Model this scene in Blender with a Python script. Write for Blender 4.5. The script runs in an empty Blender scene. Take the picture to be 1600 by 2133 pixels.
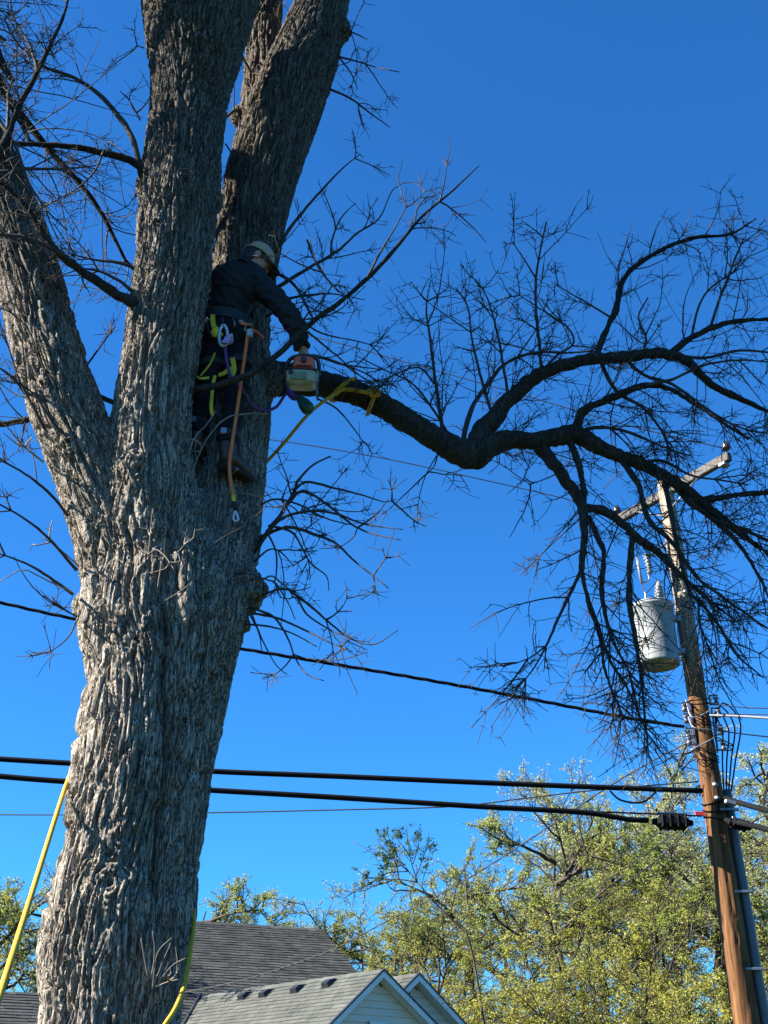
import bpy, bmesh, math
import numpy as np
from mathutils import Vector, Matrix

SC = bpy.context.scene
COL = SC.collection
PI = math.pi

# ------------------------------------------------------------------ camera
F = 2400.0                      # focal length in pixels of the 1600 x 2133 photograph
PITCH = math.radians(28.0)
CAM = np.array([0.0, 0.0, 1.6])
cd = bpy.data.cameras.new('camera')
cam = bpy.data.objects.new('camera', cd)
COL.objects.link(cam)
cam.location = CAM
cam.rotation_euler = (math.radians(90) + PITCH, 0, 0)
cd.sensor_fit = 'VERTICAL'
cd.sensor_height = 24.0
cd.lens = 24.0 * F / 2133.0
cd.clip_start = 0.05
cd.clip_end = 5000
SC.camera = cam

# ------------------------------------------------------------------ sky, sun, exposure
SUN_EL, SUN_AZ = math.radians(33), math.radians(11)     # azimuth: from -X turned towards the camera
TO_SUN = Vector((-math.cos(SUN_EL) * math.cos(SUN_AZ), -math.cos(SUN_EL) * math.sin(SUN_AZ), math.sin(SUN_EL)))
W = bpy.data.worlds.new('World')
SC.world = W
W.use_nodes = True
nt = W.node_tree
nt.nodes.clear()
wo = nt.nodes.new('ShaderNodeOutputWorld')
bg = nt.nodes.new('ShaderNodeBackground')
sky = nt.nodes.new('ShaderNodeTexSky')
sky.sky_type = 'NISHITA'
sky.sun_disc = False
sky.sun_elevation = SUN_EL
sky.sun_rotation = math.atan2(TO_SUN.x, TO_SUN.y)
sky.altitude = 300
sky.air_density = 1.0
sky.dust_density = 0.0
sky.ozone_density = 7.0
tint = nt.nodes.new('ShaderNodeMix')            # one even colour grade of the whole sky, the phone's deep blue
tint.data_type = 'RGBA'
tint.blend_type = 'MULTIPLY'
tint.inputs[0].default_value = 1.0
tint.inputs[7].default_value = (0.28, 0.83, 1.19, 1)
nt.links.new(sky.outputs[0], tint.inputs[6])
nt.links.new(tint.outputs[2], bg.inputs['Color'])
bg.inputs['Strength'].default_value = 0.0555
nt.links.new(bg.outputs[0], wo.inputs['Surface'])
sd = bpy.data.lights.new('sun', 'SUN')
sd.energy = 5.0
sd.angle = math.radians(0.5)
sd.color = (1.0, 0.94, 0.84)
sun = bpy.data.objects.new('sun', sd)
COL.objects.link(sun)
sun.rotation_euler = TO_SUN.to_track_quat('Z', 'Y').to_euler()
sun.location = (-20, -5, 20)
vs = SC.view_settings
vs.view_transform = 'Standard'
vs.look = 'None'
vs.exposure = 2.0
vs.gamma = 1.0
vs.use_curve_mapping = False

# ------------------------------------------------------------------ picture geometry to world geometry
CP, SP = math.cos(PITCH), math.sin(PITCH)
FWD, UP, RT = np.array([0, CP, SP]), np.array([0, -SP, CP]), np.array([1.0, 0, 0])
def ray(px, py):
    return FWD + (px - 800.0) / F * RT + (1066.5 - py) / F * UP
def at(px, py, Y):
    d = ray(px, py)
    return CAM + d * (Y / d[1])
def atz(px, py, z):
    d = ray(px, py)
    return CAM + d * ((z - CAM[2]) / d[2])
def depth(p):
    return float(np.dot(np.asarray(p) - CAM, FWD))
def prad(w, p):
    return 0.5 * w / F * depth(p)
def project(V):
    q = V - CAM
    z = q @ FWD
    return np.stack([800 + F * (q @ RT) / z, 1066.5 - F * (q @ UP) / z], 1)

# ------------------------------------------------------------------ mesh helpers
def pworld(p):
    if p is None:
        return Matrix.Identity(4)
    if p.get('_id'):
        return Matrix.Identity(4)
    return Matrix.Translation(p.location)
def link(o, parent=None, local=False):
    COL.objects.link(o)
    if parent is not None:
        o.parent = parent
        if not local and parent.parent is None and parent.type == 'EMPTY':
            o.matrix_parent_inverse = Matrix.Translation(parent.location).inverted()
    return o
def mesh(name, V, Q=None, T=None, mat=None, smooth=False, mi=None):
    me = bpy.data.meshes.new(name)
    V = np.ascontiguousarray(V, dtype=np.float32).reshape(-1, 3)
    Q = np.zeros((0, 4), np.int32) if Q is None else np.asarray(Q, np.int32).reshape(-1, 4)
    T = np.zeros((0, 3), np.int32) if T is None else np.asarray(T, np.int32).reshape(-1, 3)
    nq, nt_ = len(Q), len(T)
    me.vertices.add(len(V))
    me.vertices.foreach_set('co', V.ravel())
    me.loops.add(nq * 4 + nt_ * 3)
    me.loops.foreach_set('vertex_index', np.concatenate([Q.ravel(), T.ravel()]).astype(np.int32))
    me.polygons.add(nq + nt_)
    me.polygons.foreach_set('loop_start', np.concatenate([np.arange(nq) * 4, nq * 4 + np.arange(nt_) * 3]).astype(np.int32))
    for m in (mat if isinstance(mat, (list, tuple)) else [mat]):
        if m is not None:
            me.materials.append(m)
    if mi is not None:
        me.polygons.foreach_set('material_index', np.asarray(mi, np.int32))
    me.polygons.foreach_set('use_smooth', np.full(nq + nt_, bool(smooth)))
    me.update(calc_edges=True)
    return me
def ob(name, me, parent=None, local=False, kind=None):
    o = bpy.data.objects.new(name, me)
    link(o, parent, local)
    if kind:
        o['kind'] = kind
    return o
def tag(o, label, cat, group=None, kind=None):
    o['label'] = label
    o['category'] = cat
    if group:
        o['group'] = group
    if kind:
        o['kind'] = kind
    return o
def thing(name, loc, label, cat, group=None):
    o = bpy.data.objects.new(name, None)
    o.empty_display_size = 0.2
    o.location = Vector([float(c) for c in loc])
    COL.objects.link(o)
    return tag(o, label, cat, group)
def catmull(pts, n):
    P = np.asarray(pts, float)
    if len(P) < 3:
        t = np.linspace(0, 1, n)[:, None]
        return P[0] * (1 - t) + P[-1] * t
    d = np.r_[0, np.cumsum(np.maximum(np.linalg.norm(np.diff(P[:, :3], axis=0), axis=1), 1e-6))]
    E = np.vstack([2 * P[0] - P[1], P, 2 * P[-1] - P[-2]])
    s = np.linspace(0, d[-1], n)
    k = np.clip(np.searchsorted(d, s, side='right') - 1, 0, len(P) - 2)
    u = ((s - d[k]) / (d[k + 1] - d[k]))[:, None]
    a, b, c, e = E[k], E[k + 1], E[k + 2], E[k + 3]
    return 0.5 * (2 * b + (c - a) * u + (2 * a - 5 * b + 4 * c - e) * u * u + (3 * b - a - 3 * c + e) * u ** 3)
def frames(P):
    T = np.gradient(P, axis=1)
    T /= np.linalg.norm(T, axis=2, keepdims=True) + 1e-12
    a = np.where(np.abs(T[:, 0, 2:3]) < 0.9, np.array([[0, 0, 1.0]]), np.array([[1.0, 0, 0]]))
    n = a - (a * T[:, 0]).sum(1, keepdims=True) * T[:, 0]
    n /= np.linalg.norm(n, axis=1, keepdims=True)
    Ns = [n]
    for k in range(1, P.shape[1]):
        n = n - (n * T[:, k]).sum(1, keepdims=True) * T[:, k]
        n = n / (np.linalg.norm(n, axis=1, keepdims=True) + 1e-12)
        Ns.append(n)
    N = np.stack(Ns, 1)
    return T, N, np.cross(T, N)
def tubes(P, R, S=6, cap=False):
    P = np.asarray(P, float)
    R = np.asarray(R, float)
    if P.ndim == 2:
        P, R = P[None], R[None]
    T, N, B = frames(P)
    if cap:
        P = np.concatenate([P[:, :1], P, P[:, -1:]], 1)
        R = np.concatenate([R[:, :1] * 1e-3, R, R[:, -1:] * 1e-3], 1)
        N = np.concatenate([N[:, :1], N, N[:, -1:]], 1)
        B = np.concatenate([B[:, :1], B, B[:, -1:]], 1)
    n, K = R.shape
    a = np.arange(S) * 2 * PI / S
    V = P[:, :, None] + R[:, :, None, None] * (np.cos(a)[:, None] * N[:, :, None] + np.sin(a)[:, None] * B[:, :, None])
    i = (np.arange(n)[:, None, None] * K + np.arange(K - 1)[None, :, None]) * S
    j = np.arange(S)[None, None]
    j2 = (j + 1) % S
    Q = np.stack([i + j, i + j2, i + S + j2, i + S + j], -1).reshape(-1, 4)
    return V.reshape(-1, 3), Q
class G:
    """collects pieces of ONE part and builds one mesh"""
    def __init__(s):
        s.V, s.Q, s.T, s.n = [], [], [], 0
        s.mq, s.mt = [], []
    def add(s, V, Q=None, T=None, m=0):
        V = np.asarray(V, float).reshape(-1, 3)
        if Q is not None and len(Q):
            s.Q.append(np.asarray(Q).reshape(-1, 4) + s.n)
            s.mq.append(np.full(len(s.Q[-1]), m))
        if T is not None and len(T):
            s.T.append(np.asarray(T).reshape(-1, 3) + s.n)
            s.mt.append(np.full(len(s.T[-1]), m))
        s.V.append(V)
        s.n += len(V)
        return s
    def tube(s, pts, r, S=8, n=None, cap=True, m=0):
        P = np.asarray(pts, float)
        r = np.broadcast_to(np.asarray(r, float), (len(P),))
        A = np.c_[P, r]
        if n:
            A = catmull(A, n)
        V, Q = tubes(A[:, :3], np.maximum(A[:, 3], 1e-4), S, cap)
        return s.add(V, Q, m=m)
    def box(s, c, size, M=None, bev=0.0, m=0, taper=(1, 1)):
        hx, hy, hz = [x * 0.5 for x in size]
        b = min(bev, hx * 0.9, hy * 0.9, hz * 0.9)
        # rings along z with chamfered corners
        rings = []
        def ring(z, ex, ey, cc):
            ex, ey = ex, ey
            return [(ex - cc, -ey, z), (ex, -ey + cc, z), (ex, ey - cc, z), (ex - cc, ey, z), (-ex + cc, ey, z), (-ex, ey - cc, z), (-ex, -ey + cc, z), (-ex + cc, -ey, z)]
        if b > 0:
            zs = [(-hz, -b), (-hz + b, 0), (hz - b, 0), (hz, -b)]
            for z, d in zs:
                t = (z + hz) / (2 * hz)
                fx = taper[0] + (1 - taper[0]) * t
                fy = taper[1] + (1 - taper[1]) * t
                rings.append(ring(z, hx * fx + d, hy * fy + d, b))
            V = np.array(rings).reshape(-1, 3)
            Q = []
            for k in range(3):
                for j in range(8):
                    Q.append([k * 8 + j, k * 8 + (j + 1) % 8, (k + 1) * 8 + (j + 1) % 8, (k + 1) * 8 + j])
            for o_, f in ((0, -1), (24, 1)):
                q = [[0, 1, 2, 3], [0, 3, 4, 7], [7, 4, 5, 6]]
                for x in q:
                    x = [o_ + y for y in x]
                    Q.append(x if f > 0 else x[::-1])
        else:
            V = np.array([(sx * hx * (taper[0] if sz < 0 else 1), sy * hy * (taper[1] if sz < 0 else 1), sz * hz) for sz in (-1, 1) for sx, sy in ((-1, -1), (1, -1), (1, 1), (-1, 1))])
            Q = [[3, 2, 1, 0], [4, 5, 6, 7], [0, 1, 5, 4], [1, 2, 6, 5], [2, 3, 7, 6], [3, 0, 4, 7]]
        if M is not None:
            V = V @ np.asarray(M, float)[:3, :3].T
        return s.add(V + np.asarray(c, float), Q, m=m)
    def ball(s, c, r, M=None, nu=16, nv=10, m=0):
        r = np.broadcast_to(np.asarray(r, float), (3,))
        th = np.linspace(0.02, PI - 0.02, nv)
        ph = np.arange(nu) * 2 * PI / nu
        V = np.stack([np.sin(th)[:, None] * np.cos(ph), np.sin(th)[:, None] * np.sin(ph), np.repeat(np.cos(th)[:, None], nu, 1)], -1).reshape(-1, 3) * r
        if M is not None:
            V = V @ np.asarray(M, float)[:3, :3].T
        Q = [[k * nu + j, (k + 1) * nu + j, (k + 1) * nu + (j + 1) % nu, k * nu + (j + 1) % nu] for k in range(nv - 1) for j in range(nu)]
        Q2 = []
        for o_, rev in ((0, False), ((nv - 1) * nu, True)):
            for j in range(1, nu // 2):
                q = [o_ + j - 1, o_ + j, o_ + nu - j - 1, o_ + (nu - j) % nu]
                Q2.append(q[::-1] if rev else q)
        return s.add(V + np.asarray(c, float), Q + Q2, m=m)
    def lathe(s, base, axis, prof, S=16, m=0):
        """prof: list of (distance along axis, radius)"""
        ax = np.asarray(axis, float)
        ax = ax / np.linalg.norm(ax)
        pr = np.array(prof, float)
        a = np.array([1.0, 0, 0]) if abs(ax[0]) < 0.8 else np.array([0, 1.0, 0])
        n = a - a.dot(ax) * ax
        n /= np.linalg.norm(n)
        b = np.cross(ax, n)
        t = np.arange(S) * 2 * PI / S
        V = np.asarray(base, float) + pr[:, 0][:, None, None] * ax + pr[:, 1][:, None, None] * (np.cos(t)[:, None] * n + np.sin(t)[:, None] * b)
        K = len(pr)
        Q = [[k * S + j, k * S + (j + 1) % S, (k + 1) * S + (j + 1) % S, (k + 1) * S + j] for k in range(K - 1) for j in range(S)]
        return s.add(V.reshape(-1, 3), Q, m=m)
    def arrays(s):
        V = np.concatenate(s.V)
        Q = np.concatenate(s.Q) if s.Q else np.zeros((0, 4), int)
        T = np.concatenate(s.T) if s.T else np.zeros((0, 3), int)
        return V, Q, T
    def build(s, name, mat, parent=None, smooth=True, kind=None, local=False):
        V, Q, T = s.arrays()
        mi = np.concatenate((s.mq or [np.zeros(0)]) + (s.mt or [np.zeros(0)])) if isinstance(mat, (list, tuple)) else None
        return ob(name, mesh(name, V, Q, T, mat, smooth, mi), parent, local, kind)
def remesh(g, voxel, smooth_it=6, fac=0.5):
    """union of closed shapes as one continuous surface -> V, Q"""
    V, Q, T = g.arrays()
    o = bpy.data.objects.new('tmp', mesh('tmp', V, Q, T))
    COL.objects.link(o)
    m = o.modifiers.new('r', 'REMESH')
    m.mode = 'VOXEL'
    m.voxel_size = voxel
    if smooth_it:
        k = o.modifiers.new('s', 'SMOOTH')
        k.factor = fac
        k.iterations = smooth_it
    dg = bpy.context.evaluated_depsgraph_get()
    ev = o.evaluated_get(dg)
    me = ev.to_mesh()
    nv = len(me.vertices)
    V = np.empty(nv * 3, np.float32)
    me.vertices.foreach_get('co', V)
    nl = len(me.loops)
    L = np.empty(nl, np.int32)
    me.loops.foreach_get('vertex_index', L)
    N = np.empty(nv * 3, np.float32)
    me.vertices.foreach_get('normal', N)
    ev.to_mesh_clear()
    dm = o.data
    bpy.data.objects.remove(o)
    bpy.data.meshes.remove(dm)
    return V.reshape(-1, 3).astype(float), L.reshape(-1, 4), N.reshape(-1, 3).astype(float)

# ------------------------------------------------------------------ noise in numpy
def _hash(i, j, k, s):
    h = (i.astype(np.uint32) * np.uint32(374761393) + j.astype(np.uint32) * np.uint32(668265263) + k.astype(np.uint32) * np.uint32(2147483647 & 1274126177) + np.uint32(s * 974711 + 12345))
    h = (h ^ (h >> np.uint32(13))) * np.uint32(1274126177)
    h = h ^ (h >> np.uint32(16))
    h = h * np.uint32(2246822519)
    return ((h ^ (h >> np.uint32(15))).astype(np.float32)) / np.float32(4294967295.0)
def vnoise(p, s=0):
    i = np.floor(p)
    f = p - i
    f = f * f * (3 - 2 * f)
    i = i.astype(np.int64)
    r = 0
    for a in (0, 1):
        wa = f[:, 0] if a else 1 - f[:, 0]
        for b in (0, 1):
            wb = f[:, 1] if b else 1 - f[:, 1]
            for c in (0, 1):
                wc = f[:, 2] if c else 1 - f[:, 2]
                r = r + wa * wb * wc * _hash(i[:, 0] + a, i[:, 1] + b, i[:, 2] + c, s)
    return r
def voro(p, s=0):
    p = p.astype(np.float32)
    i = np.floor(p).astype(np.int64)
    d1 = np.full(len(p), 9.0, np.float32)
    d2 = d1.copy()
    cid = np.zeros(len(p), np.float32)
    for a in (-1, 0, 1):
        for b in (-1, 0, 1):
            for c in (-1, 0, 1):
                x, y, z = i[:, 0] + a, i[:, 1] + b, i[:, 2] + c
                d = (x + _hash(x, y, z, s) - p[:, 0]) ** 2 + (y + _hash(x, y, z, s + 1) - p[:, 1]) ** 2 + (z + _hash(x, y, z, s + 2) - p[:, 2]) ** 2
                d = d.astype(np.float32)
                d2 = np.minimum(d2, np.maximum(d1, d))
                cid = np.where(d < d1, _hash(x, y, z, s + 3), cid)
                d1 = np.minimum(d1, d)
    return np.sqrt(d1), np.sqrt(d2), cid
def sstep(x, a, b):
    t = np.clip((x - a) / (b - a), 0, 1)
    return t * t * (3 - 2 * t)

# ------------------------------------------------------------------ materials
def new_mat(name):
    m = bpy.data.materials.new(name)
    m.use_nodes = True
    n = m.node_tree
    return m, n, n.nodes['Principled BSDF'], n.nodes, n.links
def mat(name, c1, c2=None, rough=0.8, scale=(8, 8, 8), detail=6, bump=0.0, bscale=None, metal=0.0, c3=None, c3_scale=2.0, c3_lo=0.55, c3_hi=0.7, spec=0.5, island=0.0, trans=0.0, lo=0.35, hi=0.65, zmix=None):
    m, t, b, N, L = new_mat(name)
    b.inputs['Roughness'].default_value = rough
    b.inputs['Metallic'].default_value = metal
    b.inputs['Specular IOR Level'].default_value = spec
    c = lambda x: (x[0], x[1], x[2], 1)
    if c2 is None:
        c2 = tuple(x * 0.75 for x in c1)
    tc = N.new('ShaderNodeTexCoord')
    mp = N.new('ShaderNodeMapping')
    mp.inputs['Scale'].default_value = scale
    L.new(tc.outputs['Object'], mp.inputs['Vector'])
    nz = N.new('ShaderNodeTexNoise')
    nz.inputs['Scale'].default_value = 1.0
    nz.inputs['Detail'].default_value = detail
    nz.inputs['Roughness'].default_value = 0.6
    L.new(mp.outputs[0], nz.inputs['Vector'])
    rp = N.new('ShaderNodeValToRGB')
    rp.color_ramp.elements[0].position = lo
    rp.color_ramp.elements[1].position = hi
    rp.color_ramp.elements[0].color = c(c1)
    rp.color_ramp.elements[1].color = c(c2)
    L.new(nz.outputs['Fac'], rp.inputs[0])
    col = rp.outputs[0]
    if zmix is not None:                       # two weathers of one surface, one above the other
        z0, z1, ca_, cb_ = zmix
        r2 = N.new('ShaderNodeValToRGB')
        r2.color_ramp.elements[0].position = lo
        r2.color_ramp.elements[1].position = hi
        r2.color_ramp.elements[0].color = c(ca_)
        r2.color_ramp.elements[1].color = c(cb_)
        L.new(nz.outputs['Fac'], r2.inputs[0])
        sx = N.new('ShaderNodeSeparateXYZ')
        L.new(tc.outputs['Object'], sx.inputs[0])
        ad = N.new('ShaderNodeMath')
        ad.operation = 'MULTIPLY_ADD'
        L.new(nz.outputs['Fac'], ad.inputs[0])
        ad.inputs[1].default_value = 1.5
        L.new(sx.outputs['Z'], ad.inputs[2])
        mz = N.new('ShaderNodeMapRange')
        mz.inputs[1].default_value = z0 + 0.75
        mz.inputs[2].default_value = z1 + 0.75
        L.new(ad.outputs[0], mz.inputs[0])
        xz = N.new('ShaderNodeMix')
        xz.data_type = 'RGBA'
        L.new(mz.outputs[0], xz.inputs[0])
        L.new(col, xz.inputs[6])
        L.new(r2.outputs[0], xz.inputs[7])
        col = xz.outputs[2]
    if c3 is not None:
        n3 = N.new('ShaderNodeTexNoise')
        n3.inputs['Scale'].default_value = c3_scale
        n3.inputs['Detail'].default_value = 5
        L.new(tc.outputs['Object'], n3.inputs['Vector'])
        r3 = N.new('ShaderNodeMapRange')
        r3.inputs[1].default_value = c3_lo
        r3.inputs[2].default_value = c3_hi
        L.new(n3.outputs['Fac'], r3.inputs[0])
        mx = N.new('ShaderNodeMix')
        mx.data_type = 'RGBA'
        L.new(r3.outputs[0], mx.inputs[0])
        L.new(col, mx.inputs[6])
        mx.inputs[7].default_value = c(c3)
        col = mx.outputs[2]
    if island > 0:
        ge = N.new('ShaderNodeNewGeometry')
        mr = N.new('ShaderNodeMapRange')
        mr.inputs[3].default_value = 1 - island
        mr.inputs[4].default_value = 1 + island
        L.new(ge.outputs['Random Per Island'], mr.inputs[0])
        mu = N.new('ShaderNodeMix')
        mu.data_type = 'RGBA'
        mu.blend_type = 'MULTIPLY'
        mu.inputs[0].default_value = 1
        L.new(col, mu.inputs[6])
        L.new(mr.outputs[0], mu.inputs[7])
        col = mu.outputs[2]
    L.new(col, b.inputs['Base Color'])
    if bump > 0:
        mb = N.new('ShaderNodeMapping')
        mb.inputs['Scale'].default_value = bscale or scale
        L.new(tc.outputs['Object'], mb.inputs['Vector'])
        nb = N.new('ShaderNodeTexNoise')
        nb.inputs['Scale'].default_value = 1.0
        nb.inputs['Detail'].default_value = 8
        L.new(mb.outputs[0], nb.inputs['Vector'])
        bp = N.new('ShaderNodeBump')
        bp.inputs['Strength'].default_value = 1.0
        bp.inputs['Distance'].default_value = bump
        L.new(nb.outputs['Fac'], bp.inputs['Height'])
        L.new(bp.outputs[0], b.inputs['Normal'])
    if trans > 0:
        tr = N.new('ShaderNodeBsdfTranslucent')
        L.new(col, tr.inputs['Color'])
        ms = N.new('ShaderNodeMixShader')
        ms.inputs[0].default_value = trans
        L.new(b.outputs[0], ms.inputs[1])
        L.new(tr.outputs[0], ms.inputs[2])
        L.new(ms.outputs[0], N['Material Output'].inputs['Surface'])
    return m
M = {}
def bark_mat(name, dark, pale, grain, scl, bump, moss):
    """weathered bark: blotchy greys, thin dark stretched grain lines, a little yellow lichen"""
    m, t, bs, N, L = new_mat(name)
    bs.inputs['Roughness'].default_value = 0.95
    bs.inputs['Specular IOR Level'].default_value = 0.12
    c = lambda x: (x[0], x[1], x[2], 1)
    tc = N.new('ShaderNodeTexCoord')
    def noise(scale, detail=3.0, dist=0.0, rough=0.5):
        mp = N.new('ShaderNodeMapping')
        mp.inputs['Scale'].default_value = scale
        L.new(tc.outputs['Object'], mp.inputs['Vector'])
        n = N.new('ShaderNodeTexNoise')
        n.inputs['Scale'].default_value = 1.0
        n.inputs['Detail'].default_value = detail
        n.inputs['Roughness'].default_value = rough
        n.inputs['Distortion'].default_value = dist
        L.new(mp.outputs[0], n.inputs['Vector'])
        return n.outputs['Fac']
    def math_(op, a, b=None, clamp=False):
        x = N.new('ShaderNodeMath')
        x.operation = op
        x.use_clamp = clamp
        for i, v in enumerate((a, b)):
            if v is None:
                continue
            if isinstance(v, (int, float)):
                x.inputs[i].default_value = v
            else:
                L.new(v, x.inputs[i])
        return x.outputs[0]
    def line(n, wd):
        """1 on the line where the noise crosses one half, 0 away from it"""
        d = math_('ABSOLUTE', math_('SUBTRACT', n, 0.5))
        return math_('SUBTRACT', 1.0, math_('DIVIDE', d, wd, True), True)
    s1, s2 = scl
    g1 = line(noise((s1, s1, s1 * 0.075), 1.0, 0.9), 0.044)
    g2 = line(noise((s2, s2, s2 * 0.09), 1.0, 0.7), 0.042)
    g3 = line(noise((s1 * 0.7, s1 * 0.7, s1 * 0.7), 1.0, 0.5), 0.018)
    gr = math_('MAXIMUM', math_('MAXIMUM', g1, g2), math_('MULTIPLY', g3, 0.3))
    blot = noise((9, 9, 4), 6, 0.3, 0.6)
    fine = noise((130, 130, 13), 5, 0.0, 0.6)
    f = math_('ADD', math_('MULTIPLY', blot, 0.55), math_('MULTIPLY', fine, 0.55))
    rp = N.new('ShaderNodeValToRGB')
    rp.color_ramp.elements[0].position = 0.38
    rp.color_ramp.elements[1].position = 0.70
    rp.color_ramp.elements[0].color = c(dark)
    rp.color_ramp.elements[1].color = c(pale)
    L.new(f, rp.inputs[0])
    def mix(fac, a, colr):
        x = N.new('ShaderNodeMix')
        x.data_type = 'RGBA'
        L.new(fac, x.inputs[0])
        L.new(a, x.inputs[6])
        x.inputs[7].default_value = c(colr)
        return x.outputs[2]
    mo = N.new('ShaderNodeMapRange')
    mo.inputs[1].default_value = 0.58
    mo.inputs[2].default_value = 0.74
    mo.inputs[4].default_value = 0.8
    L.new(noise((1.7, 1.7, 1.2), 6, 0.4, 0.7), mo.inputs[0])
    col = mix(mo.outputs[0], rp.outputs[0], moss)
    # browner bark in patches higher up the stems, with shade painted into the colour
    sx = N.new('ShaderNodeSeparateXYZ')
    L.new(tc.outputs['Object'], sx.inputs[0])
    bark_shade = N.new('ShaderNodeMapRange')
    bark_shade.inputs[1].default_value = 6.0
    bark_shade.inputs[2].default_value = 8.6
    bark_shade.inputs[3].default_value = 0.20
    bark_shade.inputs[4].default_value = 1.08
    L.new(math_('ADD', sx.outputs['Z'], math_('MULTIPLY', noise((2.2, 2.2, 0.9), 5, 0.5, 0.7), 2.4)), bark_shade.inputs[0])
    col = mix(math_('MAXIMUM', math_('SUBTRACT', bark_shade.outputs[0], 0.30), 0.0), col, tuple(x * 0.62 for x in dark))
    col = mix(math_('MULTIPLY', gr, 0.85), col, grain)
    L.new(col, bs.inputs['Base Color'])
    hgt = math_('SUBTRACT', math_('ADD', math_('MULTIPLY', fine, 0.35), math_('MULTIPLY', noise((60, 60, 7), 3), 0.4)), math_('MULTIPLY', gr, 0.8))
    bp = N.new('ShaderNodeBump')
    bp.inputs['Strength'].default_value = 1.0
    bp.inputs['Distance'].default_value = bump
    L.new(hgt, bp.inputs['Height'])
    L.new(bp.outputs[0], bs.inputs['Normal'])
    return m
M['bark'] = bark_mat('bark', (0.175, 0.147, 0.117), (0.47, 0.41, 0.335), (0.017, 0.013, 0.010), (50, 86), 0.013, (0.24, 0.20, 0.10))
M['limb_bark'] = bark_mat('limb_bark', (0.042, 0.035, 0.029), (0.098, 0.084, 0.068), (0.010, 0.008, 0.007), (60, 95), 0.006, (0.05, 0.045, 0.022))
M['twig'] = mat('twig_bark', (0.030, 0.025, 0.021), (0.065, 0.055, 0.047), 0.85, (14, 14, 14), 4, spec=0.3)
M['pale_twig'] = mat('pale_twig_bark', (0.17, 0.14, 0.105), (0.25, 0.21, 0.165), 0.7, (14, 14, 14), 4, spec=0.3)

# ================================================================== the ground
M['lawn'] = mat('lawn', (0.022, 0.036, 0.010), (0.042, 0.056, 0.018), 0.95, (0.6, 0.6, 0.6), 8, 0.05, (14, 14, 14), c3=(0.05, 0.042, 0.026), c3_scale=0.25, spec=0.1)
def make_ground():
    n = 60
    x = np.linspace(-1, 1, n)
    x = np.sign(x) * np.abs(x) ** 2 * 900
    X, Y = np.meshgrid(x, x + 20)
    Z = np.zeros_like(X)
    V = np.stack([X, Y, Z], -1).reshape(-1, 3)
    i = np.arange(n - 1)[:, None] * n + np.arange(n - 1)
    o = ob('ground', mesh('ground', V, np.stack([i, i + 1, i + n + 1, i + n], -1).reshape(-1, 4), mat=M['lawn']))
    o['kind'] = 'structure'
make_ground()

# ================================================================== the big tree
BASE = at(230, 2100, 6.0)
TREE = thing('ash_tree', (BASE[0], 6.0, 0), 'huge grey bare tree with furrowed bark and several stems that the worker climbs', 'tree')

def stem_pts(rows):
    A = []
    for px, py, w, Y in rows:
        p = at(px, py, Y)
        A.append(list(p) + [prad(w, p)])
    return np.array(A)
# (centre x, y, width, depth): measured from the photograph
TR = stem_pts([(228, 2133, 282, 6.0), (238, 2020, 300, 6.0), (250, 1900, 306, 6.0), (265, 1800, 280, 6.0), (282, 1700, 282, 6.0), (296, 1600, 288, 6.0), (315, 1500, 286, 6.0), (333, 1400, 296, 6.0), (337, 1300, 336, 6.0), (342, 1220, 330, 6.03), (340, 1150, 250, 6.06), (340, 1060, 170, 6.08), (345, 960, 80, 6.1)])
p0 = TR[0].copy()
TR = np.vstack([[p0[0] - 0.06, 6.0, -0.3, p0[3] * 1.75], [p0[0] - 0.05, 6.0, 0.25, p0[3] * 1.4], [p0[0] - 0.03, 6.0, 0.9, p0[3] * 1.12], TR])
S1 = stem_pts([(300, 1340, 90, 6.03), (278, 1245, 170, 6.02), (258, 1150, 190, 5.99), (228, 1060, 172, 5.95), (176, 940, 150, 5.90), (133, 840, 144, 5.86), (98, 720, 140, 5.85), (66, 600, 132, 5.85), (38, 500, 126, 5.84), (2, 400, 122, 5.82), (-50, 280, 116, 5.8), (-110, 150, 112, 5.75), (-170, 0, 106, 5.7), (-230, -160, 98, 5.65)])
S2 = stem_pts([(328, 1360, 90, 6.03), (322, 1260, 180, 6.02), (317, 1150, 225, 5.98), (312, 1060, 205, 5.95), (314, 940, 164, 5.89), (322, 820, 150, 5.85), (340, 700, 155, 5.84), (356, 600, 155, 5.84), (366, 500, 156, 5.84), (375, 400, 168, 5.84), (383, 310, 156, 5.84), (396, 200, 158, 5.84), (406, 100, 196, 5.84), (416, 0, 240, 5.84), (424, -80, 240, 5.84)])
S2a = stem_pts([(420, -40, 170, 5.84), (390, -180, 150, 5.8), (355, -330, 130, 5.75), (320, -480, 110, 5.7)])
S2b = stem_pts([(440, -40, 150, 5.88), (500, -180, 130, 5.95), (560, -330, 110, 6.05)])
S3 = stem_pts([(390, 1380, 90, 6.08), (410, 1270, 185, 6.11), (440, 1150, 190, 6.22), (458, 1050, 170, 6.32), (474, 950, 164, 6.4), (482, 850, 160, 6.47), (492, 740, 140, 6.5), (500, 640, 130, 6.52), (512, 540, 136, 6.55), (530, 430, 142, 6.58), (560, 320, 150, 6.6), (596, 220, 150, 6.62), (640, 110, 136, 6.64), (672, 0, 108, 6.66), (705, -130, 100, 6.7), (735, -280, 90, 6.75)])
S4 = stem_pts([(560, 330, 90, 6.66), (540, 240, 82, 6.76), (546, 150, 72, 6.85), (551, 50, 70, 6.9), (557, -60, 66, 6.95), (560, -200, 60, 7.0)])
STEMS = [TR, S1, S2, S2a, S2b, S3, S4]
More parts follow.
